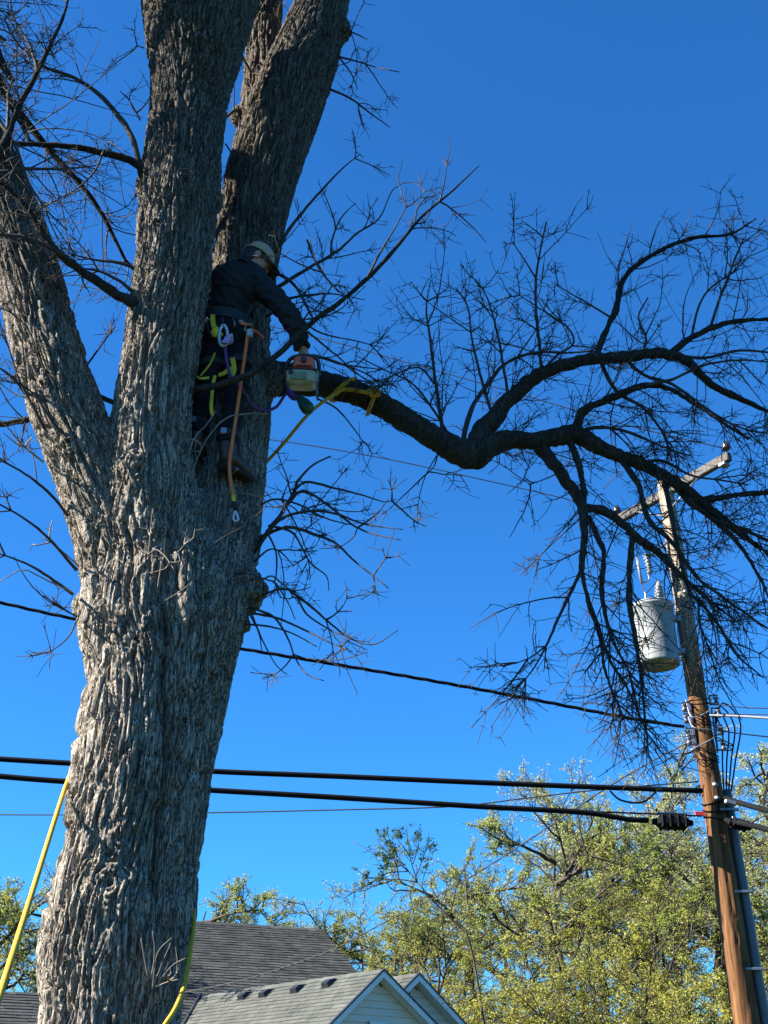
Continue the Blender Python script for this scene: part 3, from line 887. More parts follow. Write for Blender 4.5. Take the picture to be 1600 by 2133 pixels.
# branches and shoots on the stems: path, widths, depths, twig density, pale?
SB = [
 ('302,372 285,341 215,318 140,305 60,300 -20,296', (20, 15, 12, 9), (5.72, 5.5), 9, 0),
 ('290,348 277,290 246,240 205,195 150,160 95,140 40,95 10,40', (13, 10, 7, 3), (5.7, 5.4), 10, 0),
 ('292,640 240,611 180,571 130,535 95,495 60,440 25,400 -10,372', (26, 18, 14, 9), (5.7, 5.3), 9, 0),
 ('132,530 60,497 -20,486', (10, 8), (5.42, 5.3), 9, 0),
 ('-10,335 15,285 40,220 75,155 105,95 130,40 144,-10', (18, 13, 9, 5), (5.3, 5.35), 12, 0),
 ('15,270 17,230 17,195', (8, 6), (5.3, 5.3), 4, 0),
 ('-10,240 30,300 60,380 100,440 140,480', (9, 6, 3), (5.3, 5.4), 10, 0),
 ('-10,360 60,352 130,352 200,345', (10, 6, 3), (5.3, 5.45), 10, 0),
 ('215,316 195,360 150,400 90,430', (5, 2), (5.6, 5.4), 8, 0),
 ('286,560 250,548 190,540 120,520', (9, 5, 2), (5.75, 5.6), 10, 0),
 ('280,610 240,580 180,560 110,580', (9, 5, 2), (5.7, 5.5), 10, 0),
 ('292,250 270,210 250,190', (4, 2), (5.75, 5.7), 8, 0),
 ('300,100 285,95', (3, 2), (5.78, 5.75), 6, 0),
 ('80,150 60,90 30,40 20,-10', (6, 3), (5.3, 5.25), 9, 0),
 ('150,1085 110,1035 60,992 10,962 -15,940', (8, 6, 3), (5.85, 5.6), 7, 0),
 ('160,1188 100,1120 50,1080 -10,1045', (8, 6, 4), (5.85, 5.5), 2, 0),
 ('165,1180 120,1140 90,1120', (5, 3), (5.85, 5.7), 3, 1),
 ('152,1238 100,1200 50,1172 -10,1150', (8, 6, 3), (5.85, 5.5), 2, 0),
 ('148,1232 90,1205 50,1187 10,1205 -10,1220', (6, 4, 2), (5.8, 5.5), 4, 1),
 ('90,962 50,930 20,895 -10,865', (7, 5, 3), (5.8, 5.4), 5, 1),
 ('75,872 40,878 -20,888', (14, 12), (5.95, 5.9), 3, 0),
 ('60,830 30,790 -10,760', (8, 4), (5.8, 5.5), 8, 0),
 ('95,900 70,850 40,790 10,700 -10,650', (7, 5, 3), (5.75, 5.5), 9, 0),
 ('160,1285 120,1260 90,1240', (4, 2), (5.8, 5.6), 3, 0),
 ('162,1290 140,1330 100,1362', (4, 2), (5.8, 5.6), 2, 0),
 ('245,842 210,828 178,822', (12, 10), (6.1, 6.15), 2, 0),
 ('160,930 110,880 70,820 20,790', (9, 6, 3), (5.7, 5.5), 6, 0),
 ('130,840 100,790 60,690 20,650 -10,640', (4, 3), (5.7, 5.5), 5, 0),
 ('175,770 210,720 240,680', (5, 3), (6.1, 6.2), 4, 0),
 # right side
 ('405,812 460,800 520,780 580,737 650,672 720,620 780,565 830,510 880,450 940,400 998,345', (15, 14, 11, 9, 6, 2), (5.84, 5.88, 5.6), 3.2, 0),
 ('570,600 575,540 595,490 640,430 680,385 720,345 750,322', (10, 8, 5, 2), (6.5, 6.3), 6, 0),
 ('575,600 640,560 700,525 745,485 790,455 815,400 830,388', (9, 7, 4, 2), (6.4, 6.2), 5, 0),
 ('560,560 610,590 640,640 655,670', (8, 5), (6.5, 5.85), 8, 0),
 ('580,630 620,618 690,612 760,625', (7, 4, 2), (6.4, 6.1), 8, 0),
 ('640,500 655,540 680,580 710,610', (5, 3), (6.3, 5.8), 5, 0),
 ('706,608 665,560 650,520 645,495', (5, 2), (5.7, 5.7), 2, 0),
 ('765,578 790,530 820,480 850,425', (6, 2), (5.66, 5.6), 4, 0),
 ('690,535 692,500 710,455 742,422', (5, 2), (6.25, 6.2), 3, 0),
 ('555,660 600,640 660,690 740,710 800,725', (6, 4, 2), (6.4, 6.2), 7, 0),
 ('600,770 640,740 720,760 800,770', (9, 5, 2), (6.35, 6.3), 8, 0),
 ('640,690 700,740 760,790 800,810', (5, 2), (6.0, 6.2), 8, 0),
 ('610,780 660,745 730,765 780,790 830,850', (6, 4, 2), (6.3, 6.4), 8, 0),
 ('660,830 700,850 735,890 760,925', (5, 2), (6.5, 6.5), 5, 0),
 # fans of shoots at the right edge of the trunk
 ('528,1155 560,1105 590,1065 615,1020 620,1003 650,970 690,950', (11, 9, 6, 3), (6.2, 6.05), 3, 0),
 ('610,1022 640,1004 690,1015 750,1030 800,1045 825,1040', (7, 5, 2), (6.1, 5.9), 5, 0),
 ('600,1050 630,1022 680,1050 730,1090 770,1110 835,1125', (7, 5, 2), (6.1, 5.8), 6, 0),
 ('530,1150 580,1085 640,1065 700,1070 760,1092 840,1103', (8, 6, 2), (6.15, 5.8), 5, 0),
 ('530,1060 570,1040 620,1050 680,1080 740,1095', (6, 4, 2), (6.25, 6.0), 5, 0),
 ('540,1120 600,1098 660,1115 700,1132 740,1170 810,1225', (9, 7, 4, 2), (6.15, 5.8), 5, 0),
 ('560,1095 610,1110 645,1170 680,1200 685,1230', (6, 4, 2), (6.1, 5.9), 4, 0),
 ('555,1105 575,1150 575,1200 570,1215', (5, 3), (6.1, 6.0), 5, 0),
 ('530,1170 560,1145 585,1150 612,1180', (5, 2), (6.1, 6.0), 3, 0),
 ('540,1212 565,1200 590,1218 610,1232', (6, 5), (6.1, 6.0), 0, 1),
 ('608,1232 650,1265 690,1300 730,1330 780,1342 830,1312', (6, 4, 2), (6.0, 5.8), 2, 0),
 ('545,1240 580,1228 612,1234 640,1280 700,1318 745,1330', (6, 4, 2), (6.05, 5.8), 3, 0),
 ('530,1278 580,1288 640,1315 690,1340 735,1358', (6, 4, 2), (6.0, 5.7), 1, 0),
 ('520,1265 570,1285 600,1330 615,1370 640,1405 675,1418', (6, 4, 2), (6.0, 5.7), 1, 0),
 ('510,1300 560,1305 610,1320 660,1347', (5, 2), (6.0, 5.8), 0, 0),
 ('520,1280 540,1320 545,1355', (4, 2), (6.0, 5.9), 0, 0),
 ('525,1280 550,1340 575,1385 598,1405', (4, 2), (6.0, 5.8), 0, 0),
 ('575,1215 600,1255 615,1290', (4, 2), (6.0, 5.9), 0, 0),
 # top right
 ('715,62 740,70 765,82', (5, 2), (6.6, 6.5), 9, 0),
 ('705,118 745,128 790,142 832,150', (5, 3, 2), (6.6, 6.4), 7, 0),
 ('706,120 730,150 745,185', (4, 2), (6.6, 6.5), 6, 0),
 ('688,186 730,205 770,235 812,265', (6, 4, 2), (6.6, 6.4), 3, 0),
 ('500,110 520,145 540,175', (6, 5), (6.6, 6.75), 3, 0),
 ('470,245 490,230 505,235', (6, 8), (6.4, 6.65), 6, 0),
 ('470,300 490,330', (4, 2), (6.4, 6.4), 4, 0),
 ('590,75 605,55 620,45', (5, 3), (6.7, 6.8), 3, 0),
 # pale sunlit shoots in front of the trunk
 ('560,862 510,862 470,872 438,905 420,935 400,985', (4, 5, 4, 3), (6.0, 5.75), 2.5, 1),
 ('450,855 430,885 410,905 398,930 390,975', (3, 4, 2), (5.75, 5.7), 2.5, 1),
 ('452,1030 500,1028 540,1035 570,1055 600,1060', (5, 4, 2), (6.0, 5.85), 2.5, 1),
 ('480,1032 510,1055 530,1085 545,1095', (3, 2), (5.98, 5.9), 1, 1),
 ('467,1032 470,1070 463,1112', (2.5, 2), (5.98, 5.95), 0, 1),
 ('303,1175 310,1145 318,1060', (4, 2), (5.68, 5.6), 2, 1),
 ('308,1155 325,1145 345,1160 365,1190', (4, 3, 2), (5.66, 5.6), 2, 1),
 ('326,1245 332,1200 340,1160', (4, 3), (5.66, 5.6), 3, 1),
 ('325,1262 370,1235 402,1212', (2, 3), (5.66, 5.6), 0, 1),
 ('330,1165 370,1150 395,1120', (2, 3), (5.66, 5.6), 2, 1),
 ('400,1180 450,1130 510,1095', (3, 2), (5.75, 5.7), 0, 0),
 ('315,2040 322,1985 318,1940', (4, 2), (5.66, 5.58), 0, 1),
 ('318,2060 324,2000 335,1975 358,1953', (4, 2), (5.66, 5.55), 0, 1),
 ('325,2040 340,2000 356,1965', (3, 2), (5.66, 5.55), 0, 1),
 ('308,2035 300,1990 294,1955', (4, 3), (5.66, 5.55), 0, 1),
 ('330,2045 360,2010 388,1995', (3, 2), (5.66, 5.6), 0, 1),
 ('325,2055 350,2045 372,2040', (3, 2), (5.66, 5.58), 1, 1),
]
for k, (s, w, Y, dn, pale) in enumerate(SB):
    A = trace(s, w, Y, rg=rg)
    if pale:
        A[:, 3] *= 0.72
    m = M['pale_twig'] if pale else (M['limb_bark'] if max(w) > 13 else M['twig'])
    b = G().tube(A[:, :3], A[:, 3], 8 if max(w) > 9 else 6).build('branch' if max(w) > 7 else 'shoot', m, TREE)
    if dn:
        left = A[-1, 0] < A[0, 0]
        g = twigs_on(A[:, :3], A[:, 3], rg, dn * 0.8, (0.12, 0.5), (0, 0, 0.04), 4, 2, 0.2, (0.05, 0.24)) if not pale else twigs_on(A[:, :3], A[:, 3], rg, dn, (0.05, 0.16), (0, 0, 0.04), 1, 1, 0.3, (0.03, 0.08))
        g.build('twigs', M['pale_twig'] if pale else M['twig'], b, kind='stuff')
# the crown goes on above the picture: boughs that shade the stems
def bough(p, d, ln, r):
    p = np.array(p, float)
    d = np.array(d, float)
    d /= np.linalg.norm(d)
    pts = [p]
    for i in range(6):
        d = d + rg.normal(0, 0.12, 3)
        d /= np.linalg.norm(d)
        p = p + d * ln / 6
        pts.append(p)
    A = catmull(np.c_[np.array(pts), np.linspace(r, r * 0.2, 7)], 24)
    b = G().tube(A[:, :3], A[:, 3], 8).build('bough', M['limb_bark'], TREE)
    twigs_on(A[:, :3], A[:, 3], rg, 7, (0.4, 1.2), (0, 0, 0.05), 4, 2, 0.2, (0.2, 0.5)).build('twigs', M['twig'], b, kind='stuff')
def shade_bough(a, px, py, Y, t, r):
    q = at(px, py, Y) + np.array(TO_SUN) * t
    a = np.array(a, float)
    d = q - a
    ln = np.linalg.norm(d)
    bough(a, d, ln * 1.35, r)
for px, py, Y, t, r in ((396, 60, 5.84, 2.2, 0.08), (396, 170, 5.84, 1.9, 0.07), (390, 260, 5.84, 1.9, 0.07), (380, 330, 5.84, 1.7, 0.07), (372, 420, 5.84, 1.6, 0.06), (365, 500, 5.84, 1.5, 0.055), (400, 120, 5.84, 1.5, 0.08), (410, 220, 5.84, 2.6, 0.09), (395, 10, 5.84, 1.7, 0.09), (430, 20, 5.84, 2.6, 0.08), (600, 250, 6.6, 3.2, 0.07), (560, 420, 6.6, 2.8, 0.07)):
    shade_bough(S1[-1, :3] if t < 3 else S2a[-1, :3], px, py, Y, t, r)
for st in (S1[-1], S2a[-1], S2b[-1], S3[-1], S4[-1]):
    for j in range(3):
        bough(st[:3] - [0, 0, 0.1], [rg.normal(0, 0.7), rg.normal(0, 0.5), 1.0], 2.6, st[3] * 0.75)
for px, py, Y, d in ((-60, 250, 5.75, (-1, -0.3, 0.8)), (-120, 120, 5.7, (-0.6, -0.8, 0.9)), (-200, -60, 5.6, (0.3, -0.5, 1)), (400, -150, 5.75, (-1, -0.2, 0.7)), (340, -380, 5.7, (-1, 0.1, 0.5)), (-30, 330, 5.75, (-1, -0.3, 0.35))):
    bough(at(px, py, Y), d, 2.4, 0.06)

# ================================================================== houses
M['dark_shingle'] = mat('dark_shingle', (0.036, 0.038, 0.036), (0.062, 0.065, 0.060), 0.9, (3, 3, 3), 6, 0.004, (60, 60, 60), spec=0.25, island=0.28)
M['grey_shingle'] = mat('grey_shingle', (0.058, 0.062, 0.054), (0.088, 0.092, 0.080), 0.9, (3, 3, 3), 6, 0.004, (60, 60, 60), spec=0.25, island=0.16)
M['white_trim'] = mat('white_trim', (0.62, 0.60, 0.56), (0.70, 0.68, 0.64), 0.55, (3, 3, 3), 4)
M['siding'] = mat('siding', (0.64, 0.53, 0.40), (0.70, 0.59, 0.46), 0.6, (1, 1, 14), 4)
M['soffit'] = mat('soffit', (0.62, 0.61, 0.58), (0.68, 0.67, 0.64), 0.7, (3, 3, 3), 4)
M['vent'] = mat('vent', (0.008, 0.008, 0.009), (0.014, 0.014, 0.015), 0.5, (5, 5, 5), 4)
M['brick_wall'] = mat('wall_paint', (0.32, 0.30, 0.27), (0.38, 0.36, 0.33), 0.8, (2, 2, 2), 4)
M['glass'] = mat('window_glass', (0.03, 0.035, 0.04), (0.05, 0.055, 0.06), 0.08, (2, 2, 2), 2, spec=0.8)
M['flashing'] = mat('flashing', (0.035, 0.035, 0.04), (0.05, 0.05, 0.055), 0.5, (4, 4, 4), 3, metal=0.3)

def slab(g, A, B, C, D, th, m=0):
    """solid plate with top face A B C D (counter-clockwise seen from above) and thickness th"""
    A, B, C, D = [np.asarray(x, float) for x in (A, B, C, D)]
    n = np.cross(B - A, D - A)
    n /= np.linalg.norm(n)
    V = [A, B, C, D] + [x - n * th for x in (A, B, C, D)]
    g.add(V, [[0, 1, 2, 3], [7, 6, 5, 4], [0, 4, 5, 1], [1, 5, 6, 2], [2, 6, 7, 3], [3, 7, 4, 0]], m=m)
    return n
def shingles(name, R0, R1, E1, E0, course, tab, m, parent, rg):
    """R0-R1 the ridge, E0-E1 the eave; overlapping courses of single tabs"""
    R0, R1, E1, E0 = [np.asarray(x, float) for x in (R0, R1, E1, E0)]
    n = np.cross(E0 - R0, R1 - R0)
    n /= np.linalg.norm(n)
    if n[2] < 0:
        n = -n
    slope = 0.5 * (np.linalg.norm(E0 - R0) + np.linalg.norm(E1 - R1))
    nc = int(slope / course)
    g = G()
    for c in range(nc):
        t0, t1 = c / nc, (c + 1.15) / nc
        a0, b0 = R0 + (E0 - R0) * t0, R1 + (E1 - R1) * t0
        a1, b1 = R0 + (E0 - R0) * t1, R1 + (E1 - R1) * t1
        L = np.linalg.norm(b1 - a1)
        nt_ = max(2, int(L / tab))
        cuts = np.r_[0, np.clip((np.arange(1, nt_) + rg.uniform(-0.28, 0.28, nt_ - 1) + 0.5 * (c % 2)) / (nt_ + 0.5), 0.001, 0.999), 1]
        cuts = np.sort(cuts)
        lift = 0.016 + rg.uniform(0, 0.008, nt_)
        drop = rg.uniform(-0.12, 0.05, nt_) * (t1 - t0)
        for k in range(nt_):
            u0, u1 = cuts[k], cuts[k + 1] - 0.006 / L
            if u1 <= u0:
                continue
            d = drop[k]
            q0, q1 = a0 + (b0 - a0) * u0 + n * 0.002, a0 + (b0 - a0) * u1 + n * 0.002
            e = (E0 - R0) * d
            p0, p1 = a1 + (b1 - a1) * u0 + e, a1 + (b1 - a1) * u1 + e
            h = n * lift[k]
            g.add([q0, q1, p1 + h, p0 + h, p1, p0], [[0, 3, 2, 1], [3, 5, 4, 2]])
    return g.build(name, m, parent, smooth=False, kind='stuff')
rgh = np.random.default_rng(5)

# ---- main house: dark slope behind, grey gabled wing in front
H_RZ = 7.0
RL, RR = atz(405, 1920, H_RZ), atz(672, 1937, H_RZ)
rdir = (RR - RL) / np.linalg.norm(RR - RL)
RL = RL - rdir * 3.4
fdir = np.array([rdir[1], -rdir[0], 0.0])               # down-slope, towards the camera
def eave(p, run, drop):
    return p + fdir * run + np.array([0, 0, -drop])
HOUSE = thing('house', (RL[0] * 0.5 + RR[0] * 0.5 + fdir[0] * 3, RL[1] * 0.5 + RR[1] * 0.5 + fdir[1] * 3, 0), 'house with dark shingled roof and pale grey gabled wing behind the big trunk', 'house')
# the right rake of the dark roof leans out to the right like the photograph's
EL, ER = eave(RL, 6.2, 4.2), eave(RR + rdir * 0.9, 6.2, 4.2)
g = G()
slab(g, RL, EL, ER, RR, 0.16)
BL, BR = RL - fdir * 6.2 + np.array([0, 0, -4.2]), RR + rdir * 0.9 - fdir * 6.2 + np.array([0, 0, -4.2])
slab(g, RR, BR, BL, RL, 0.16)
roof = g.build('roof', M['dark_shingle'], HOUSE, smooth=False)
up = np.array([0, 0, 0.012])
shingles('shingles', RL + up, RR + up, ER + up, EL + up, 0.15, 0.34, M['dark_shingle'], roof, rgh)
g = G()
nrc = int(np.linalg.norm(RR - RL) / 0.3)
for k in range(nrc):
    a = RL + (RR - RL) * k / nrc + [0, 0, 0.02]
    b = RL + (RR - RL) * (k + 1.1) / nrc + [0, 0, 0.03]
    for s_ in (1, -1):
        e = fdir * 0.16 * s_ + np.array([0, 0, -0.1])
        g.add([a, b, b + e, a + e], [[0, 1, 2, 3]])
g.build('ridge_cap', M['dark_shingle'], roof, smooth=False)
g = G()
c0 = (EL + ER + BL + BR) / 4
ux, uy = rdir, fdir
for a, b in ((EL, ER), (ER, BR), (BR, BL), (BL, EL)):
    a2 = c0 + (a - c0) * 0.93
    b2 = c0 + (b - c0) * 0.93
    a2[2] = b2[2] = EL[2] + 0.3
    mid = a2 * [1, 1, 0] + np.array([0, 0, 0])
    g.add([a2 * [1, 1, 0], b2 * [1, 1, 0], b2, a2], [[0, 1, 2, 3]])
g.build('wall', M['brick_wall'], HOUSE, smooth=False)

# ---- the grey gabled wing with four roof vents
def wing(apex_px, back_px, lr_px, rr_px, Hz, parent, nvent, eave_len, window=False, fr=0.17, runl=3.0):
    A = atz(apex_px[0], apex_px[1], Hz)
    Bk = atz(back_px[0], back_px[1], Hz)
    ax = Bk - A
    ax[2] = 0
    L = np.linalg.norm(ax)
    ax /= L
    perp = np.array([ax[1], -ax[0], 0.0])                 # to the left of the gable
    if perp[0] > 0:
        perp = -perp
    # pitch from the left rake of the photograph: find t so that the point lies on the rake's pixel line
    def pitch(side, rp):
        best = None
        for t in np.linspace(0.3, 1.6, 400):
            q = A + perp * side * 2.0 + np.array([0, 0, -2.0 * t])
            pr = project(q[None])[0]
            # distance to pixel line apex-rp
            d = np.array(rp, float) - np.array(apex_px, float)
            e = pr - np.array(apex_px, float)
            c = abs(d[0] * e[1] - d[1] * e[0]) / np.linalg.norm(d)
            if best is None or c < best[0]:
                best = (c, t)
        return best[1]
    tl, tr = pitch(1, lr_px), pitch(-1, rr_px)
    run = 3.0
    dl = perp * runl + np.array([0, 0, -runl * tl])
    dr = -perp * run + np.array([0, 0, -run * tr])
    over = -ax * 0.0
    back = A + ax * (L + eave_len)
    g = G()
    slab(g, A, back, back + dl, A + dl, 0.12)
    g2 = G()
    slab(g2, back, A, A + dr, back + dr, 0.12)
    r1 = g.build('roof', M['grey_shingle'], parent, smooth=False)
    r2 = g2.build('roof', M['grey_shingle'], parent, smooth=False)
    u = np.array([0, 0, 0.014])
    shingles('shingles', back + u, A + u, A + dl + u, back + dl + u, 0.14, 0.32, M['grey_shingle'], r1, rgh)
    shingles('shingles', A + u, back + u, back + dr + u, A + dr + u, 0.14, 0.32, M['grey_shingle'], r2, rgh)
    g = G()
    n_ = int(np.linalg.norm(back - A) / 0.3)
    for k in range(n_):
        a = A + (back - A) * k / n_ + [0, 0, 0.03]
        b = A + (back - A) * (k + 1.1) / n_ + [0, 0, 0.04]
        for dd in (dl, dr):
            e = dd / np.linalg.norm(dd) * 0.17
            g.add([a, b, b + e, a + e], [[0, 1, 2, 3]])
    g.build('ridge_cap', M['grey_shingle'], r1, smooth=False)
    # barge boards, stood off 4 cm in front of the roof edge
    out = -ax
    for dd in (dl, dr):
        g = G()
        a, b = A + out * 0.05 + np.array([0, 0, 0.03]), A + dd + out * 0.05 + np.array([0, 0, 0.03])
        dn = np.array([0, 0, -fr])
        g.add([a, b, b + dn, a + dn, a - out * 0.045, b - out * 0.045, b + dn - out * 0.045, a + dn - out * 0.045], [[0, 1, 2, 3], [7, 6, 5, 4], [0, 4, 5, 1], [1, 5, 6, 2], [2, 6, 7, 3], [3, 7, 4, 0]])
        g.build('barge_board', M['white_trim'], parent, smooth=False)
        g = G()
        a, b = A + out * 0.062 + np.array([0, 0, 0.045]), A + dd + out * 0.062 + np.array([0, 0, 0.045])
        dn = np.array([0, 0, -0.05])
        g.add([a, b, b + dn, a + dn, a - out * 0.07, b - out * 0.07, b + dn - out * 0.07, a + dn - out * 0.07], [[0, 1, 2, 3], [7, 6, 5, 4], [0, 4, 5, 1], [1, 5, 6, 2], [2, 6, 7, 3], [3, 7, 4, 0]])
        g.build('drip_edge', M['flashing'], parent, smooth=False)
        # soffit under the overhang
        g = G()
        a = A + np.array([0, 0, -0.15])
        slab(g, a, a + ax * 0.24, a + ax * 0.24 + dd, a + dd, 0.02)
        g.build('soffit', M['soffit'], parent, smooth=False)
    # lap siding: every board its own piece, clipped by the rakes
    gw = A + ax * 0.24
    zt = A[2] - 0.30
    bh = 0.15
    k = 0
    while zt - (k + 1) * bh > A[2] - run * 0.5 * (tl + tr) - 1.6:
        z1, z0 = zt - k * bh, zt - (k + 1) * bh
        def xs(z):
            d = A[2] - 0.16 - z
            return d / tl, d / tr
        l1, r1_ = xs(z1)
        l0, r0_ = xs(z0)
        lim, liml = run - 0.4, max(runl - 0.4, 0.05)
        l1, r1_, l0, r0_ = min(l1, liml), min(r1_, lim), min(l0, liml), min(r0_, lim)
        def pt(x, z, o):
            q = gw + perp * x + out * o
            return [q[0], q[1], z]
        g = G()
        V = [pt(l1, z1, 0.004), pt(-r1_, z1, 0.004), pt(-r0_, z0 + 0.004, 0.024), pt(l0, z0 + 0.004, 0.024), pt(-r0_, z0 + 0.004, 0.0), pt(l0, z0 + 0.004, 0.0)]
        g.add(V, [[3, 2, 1, 0], [5, 4, 2, 3]])
        g.build('siding_board', M['siding'], parent, smooth=False)
        k += 1
    g = G()
    lim = run - 0.4
    z0 = 0.0
    zz = A[2] - 0.17 - lim * max(tl, tr)
    pt2 = lambda x, z: [(gw + perp * x - out * 0.01)[0], (gw + perp * x - out * 0.01)[1], z]
    liml = max(runl - 0.4, 0.05)
    zl = A[2] - 0.17 - liml * tl
    g.add([pt2(liml, 0), pt2(0, 0), pt2(0, A[2] - 0.17), pt2(liml, zl)], [[3, 2, 1, 0]])
    g.add([pt2(0, 0), pt2(-lim, 0), pt2(-lim, zz), pt2(0, A[2] - 0.17)], [[3, 2, 1, 0]])
    for s_ in ((1, -1) if runl == run else (-1,)):
        q0 = gw + perp * lim * s_
        q1 = q0 + ax * (L + eave_len - 0.6)
        g.add([[q0[0], q0[1], 0], [q1[0], q1[1], 0], [q1[0], q1[1], zz], [q0[0], q0[1], zz]], [[0, 1, 2, 3]])
    g.build('wall', M['siding'], parent, smooth=False)
    return A, ax, perp, L, tl, tr, dl, out, gw
A, ax, perp, L, tl, tr, dl, out, gw = wing((797, 2022), (492, 2065), (688, 2133), (905, 2133), 4.6, HOUSE, 4, 1.4)
dln = dl / np.linalg.norm(dl)
nrm = np.cross(ax, dln)
if nrm[2] < 0:
    nrm = -nrm
for px, py in ((512, 2073), (556, 2068), (622, 2059), (688, 2047)):
    # where the pixel's ray meets the grey slope
    d = ray(px, py + 3)
    t = np.dot(A - CAM, nrm) / np.dot(d, nrm)
    c = CAM + d * t
    Mx = np.stack([ax, dln, nrm], 1)
    g = G()
    # wedge-shaped slant-back vent
    w, l, h = 0.14, 0.16, 0.11
    V = np.array([(-w, -l, 0), (w, -l, 0), (w, l, 0), (-w, l, 0), (-w * 0.8, -l * 0.1, h * 0.9), (w * 0.8, -l * 0.1, h * 0.9), (w * 0.8, l * 0.85, h), (-w * 0.8, l * 0.85, h)])
    g.add(V @ Mx.T + c + nrm * 0.02, [[0, 1, 5, 4], [4, 5, 6, 7], [1, 2, 6, 5], [3, 0, 4, 7], [2, 3, 7, 6]])
    g.add(np.array([(-w * 1.25, -l * 1.2, 0), (w * 1.25, -l * 1.2, 0), (w * 1.25, l * 1.15, 0), (-w * 1.25, l * 1.15, 0)]) @ Mx.T + c + nrm * 0.028, [[0, 1, 2, 3]])
    g.build('roof_vent', M['vent'], HOUSE, smooth=False)
# valley flashing where the wing meets the dark roof
mdir = EL - RL
mn_ = np.cross(rdir, mdir)
mn_ /= np.linalg.norm(mn_)
if mn_[2] < 0:
    mn_ = -mn_
tq = np.dot(RL - A, mn_) / np.dot(ax, mn_)
v0 = A + ax * tq
vd = np.cross(nrm, mn_)
vd /= np.linalg.norm(vd)
if vd[2] > 0:
    vd = -vd
G().tube([v0 + [0, 0, 0.045], v0 + vd * 3.6 + [0, 0, 0.045]], 0.05, 8).build('valley_flashing', M['flashing'], HOUSE)
# small window in the gable, only its head shows
wc = gw + out * 0.03
wz = 2.72
cc = [atz(785, 2140, 2.9)]
def gpt(px, py, o):
    d = ray(px, py)
    t = np.dot(gw + out * o - CAM, out) / np.dot(d, out)
    return CAM + d * t
a, b = gpt(768, 2127, 0.05), gpt(802, 2128, 0.05)
wd = (b - a) / np.linalg.norm(b - a)
wd[2] = 0
wl = np.linalg.norm(b - a)
g = G()
for s_, e_ in ((0, 0.07), (wl - 0.07, wl)):
    p = a + wd * s_
    q = a + wd * e_
    slab(g, p, q, q - [0, 0, 0.9], p - [0, 0, 0.9], 0.05)
slab(g, a, a + wd * wl, a + wd * wl - [0, 0, 0.07], a - [0, 0, 0.07], 0.06)
slab(g, a - [0, 0, 0.83], a + wd * wl - [0, 0, 0.83], a + wd * wl - [0, 0, 0.9], a - [0, 0, 0.9], 0.06)
wf = g.build('window', M['white_trim'], HOUSE, smooth=False)
g = G()
p = a + wd * 0.07 - out * 0.02
slab(g, p - [0, 0, 0.07], p + wd * (wl - 0.14) - [0, 0, 0.07], p + wd * (wl - 0.14) - [0, 0, 0.83], p - [0, 0, 0.83], 0.01)
g.build('pane', M['glass'], wf, smooth=False)
# second gable a little behind and to the right
wing((871, 2030), (760, 2046), (812, 2090), (966, 2133), 4.6, HOUSE, 0, 0.6, runl=0.45)

# ---- low roof at the far left
NH_z = 4.2
a, b = atz(-160, 2058, NH_z), atz(150, 2073, NH_z)
nd = (b - a) / np.linalg.norm(b - a)
nf = np.array([nd[1], -nd[0], 0.0])
NH = thing('low_house', tuple((a + b) / 2 * [1, 1, 0] + nf * 3), 'low dark shingled roof at the bottom left, left of the big trunk', 'house')
a = a - nd * 3
ea, eb = a + nf * 4.5 - [0, 0, 2.0], b + nf * 4.5 - [0, 0, 2.0]
g = G()
slab(g, a, ea, eb, b, 0.15)
slab(g, b, b - nf * 4.5 - [0, 0, 2.0], a - nf * 4.5 - [0, 0, 2.0], a, 0.15)
nr = g.build('roof', M['dark_shingle'], NH, smooth=False)
shingles('shingles', a + up, b + up, eb + up, ea + up, 0.17, 0.34, M['dark_shingle'], nr, rgh)
g = G()
for p, q in ((ea, eb), (eb, eb - nf * 9), (eb - nf * 9, ea - nf * 9), (ea - nf * 9, ea)):
    c0 = (ea + eb) / 2 - nf * 4.5
    p2, q2 = c0 + (p - c0) * 0.93, c0 + (q - c0) * 0.93
    g.add([p2 * [1, 1, 0], q2 * [1, 1, 0], [q2[0], q2[1], ea[2] + 0.2], [p2[0], p2[1], ea[2] + 0.2]], [[0, 1, 2, 3]])
g.build('wall', M['brick_wall'], NH, smooth=False)

# ================================================================== utility pole, transformer, cables
M['pole_wood'] = mat('pole_wood', (0.060, 0.025, 0.010), (0.185, 0.088, 0.033), 0.85, (22, 22, 1.1), 7, 0.006, (60, 60, 3), c3=(0.05, 0.025, 0.014), c3_scale=2.2, c3_lo=0.60, c3_hi=0.72, spec=0.2, lo=0.38, hi=0.62, zmix=(7.2, 8.0, (0.17, 0.125, 0.085), (0.30, 0.25, 0.19)))
M['pole_pale'] = mat('pole_pale', (0.42, 0.33, 0.24), (0.60, 0.52, 0.42), 0.85, (22, 22, 1.5), 7, 0.006, (60, 60, 3), c3=(0.30, 0.17, 0.08), c3_scale=3.0, c3_lo=0.56, c3_hi=0.7, spec=0.2)
M['arm_wood'] = mat('arm_wood', (0.065, 0.06, 0.055), (0.125, 0.115, 0.105), 0.9, (6, 30, 30), 7, 0.004, spec=0.2)
M['tank'] = mat('tank_paint', (0.17, 0.19, 0.19), (0.21, 0.23, 0.23), 0.55, (3, 3, 3), 5, c3=(0.14, 0.15, 0.145), c3_scale=1.5)
M['steel'] = mat('galvanised', (0.20, 0.205, 0.215), (0.30, 0.305, 0.315), 0.45, (20, 20, 20), 4, metal=0.8)
M['porcelain'] = mat('porcelain', (0.15, 0.16, 0.175), (0.21, 0.22, 0.235), 0.25, (20, 20, 20), 2)
M['brown_porcelain'] = mat('brown_porcelain', (0.03, 0.02, 0.016), (0.05, 0.035, 0.03), 0.2, (20, 20, 20), 2)
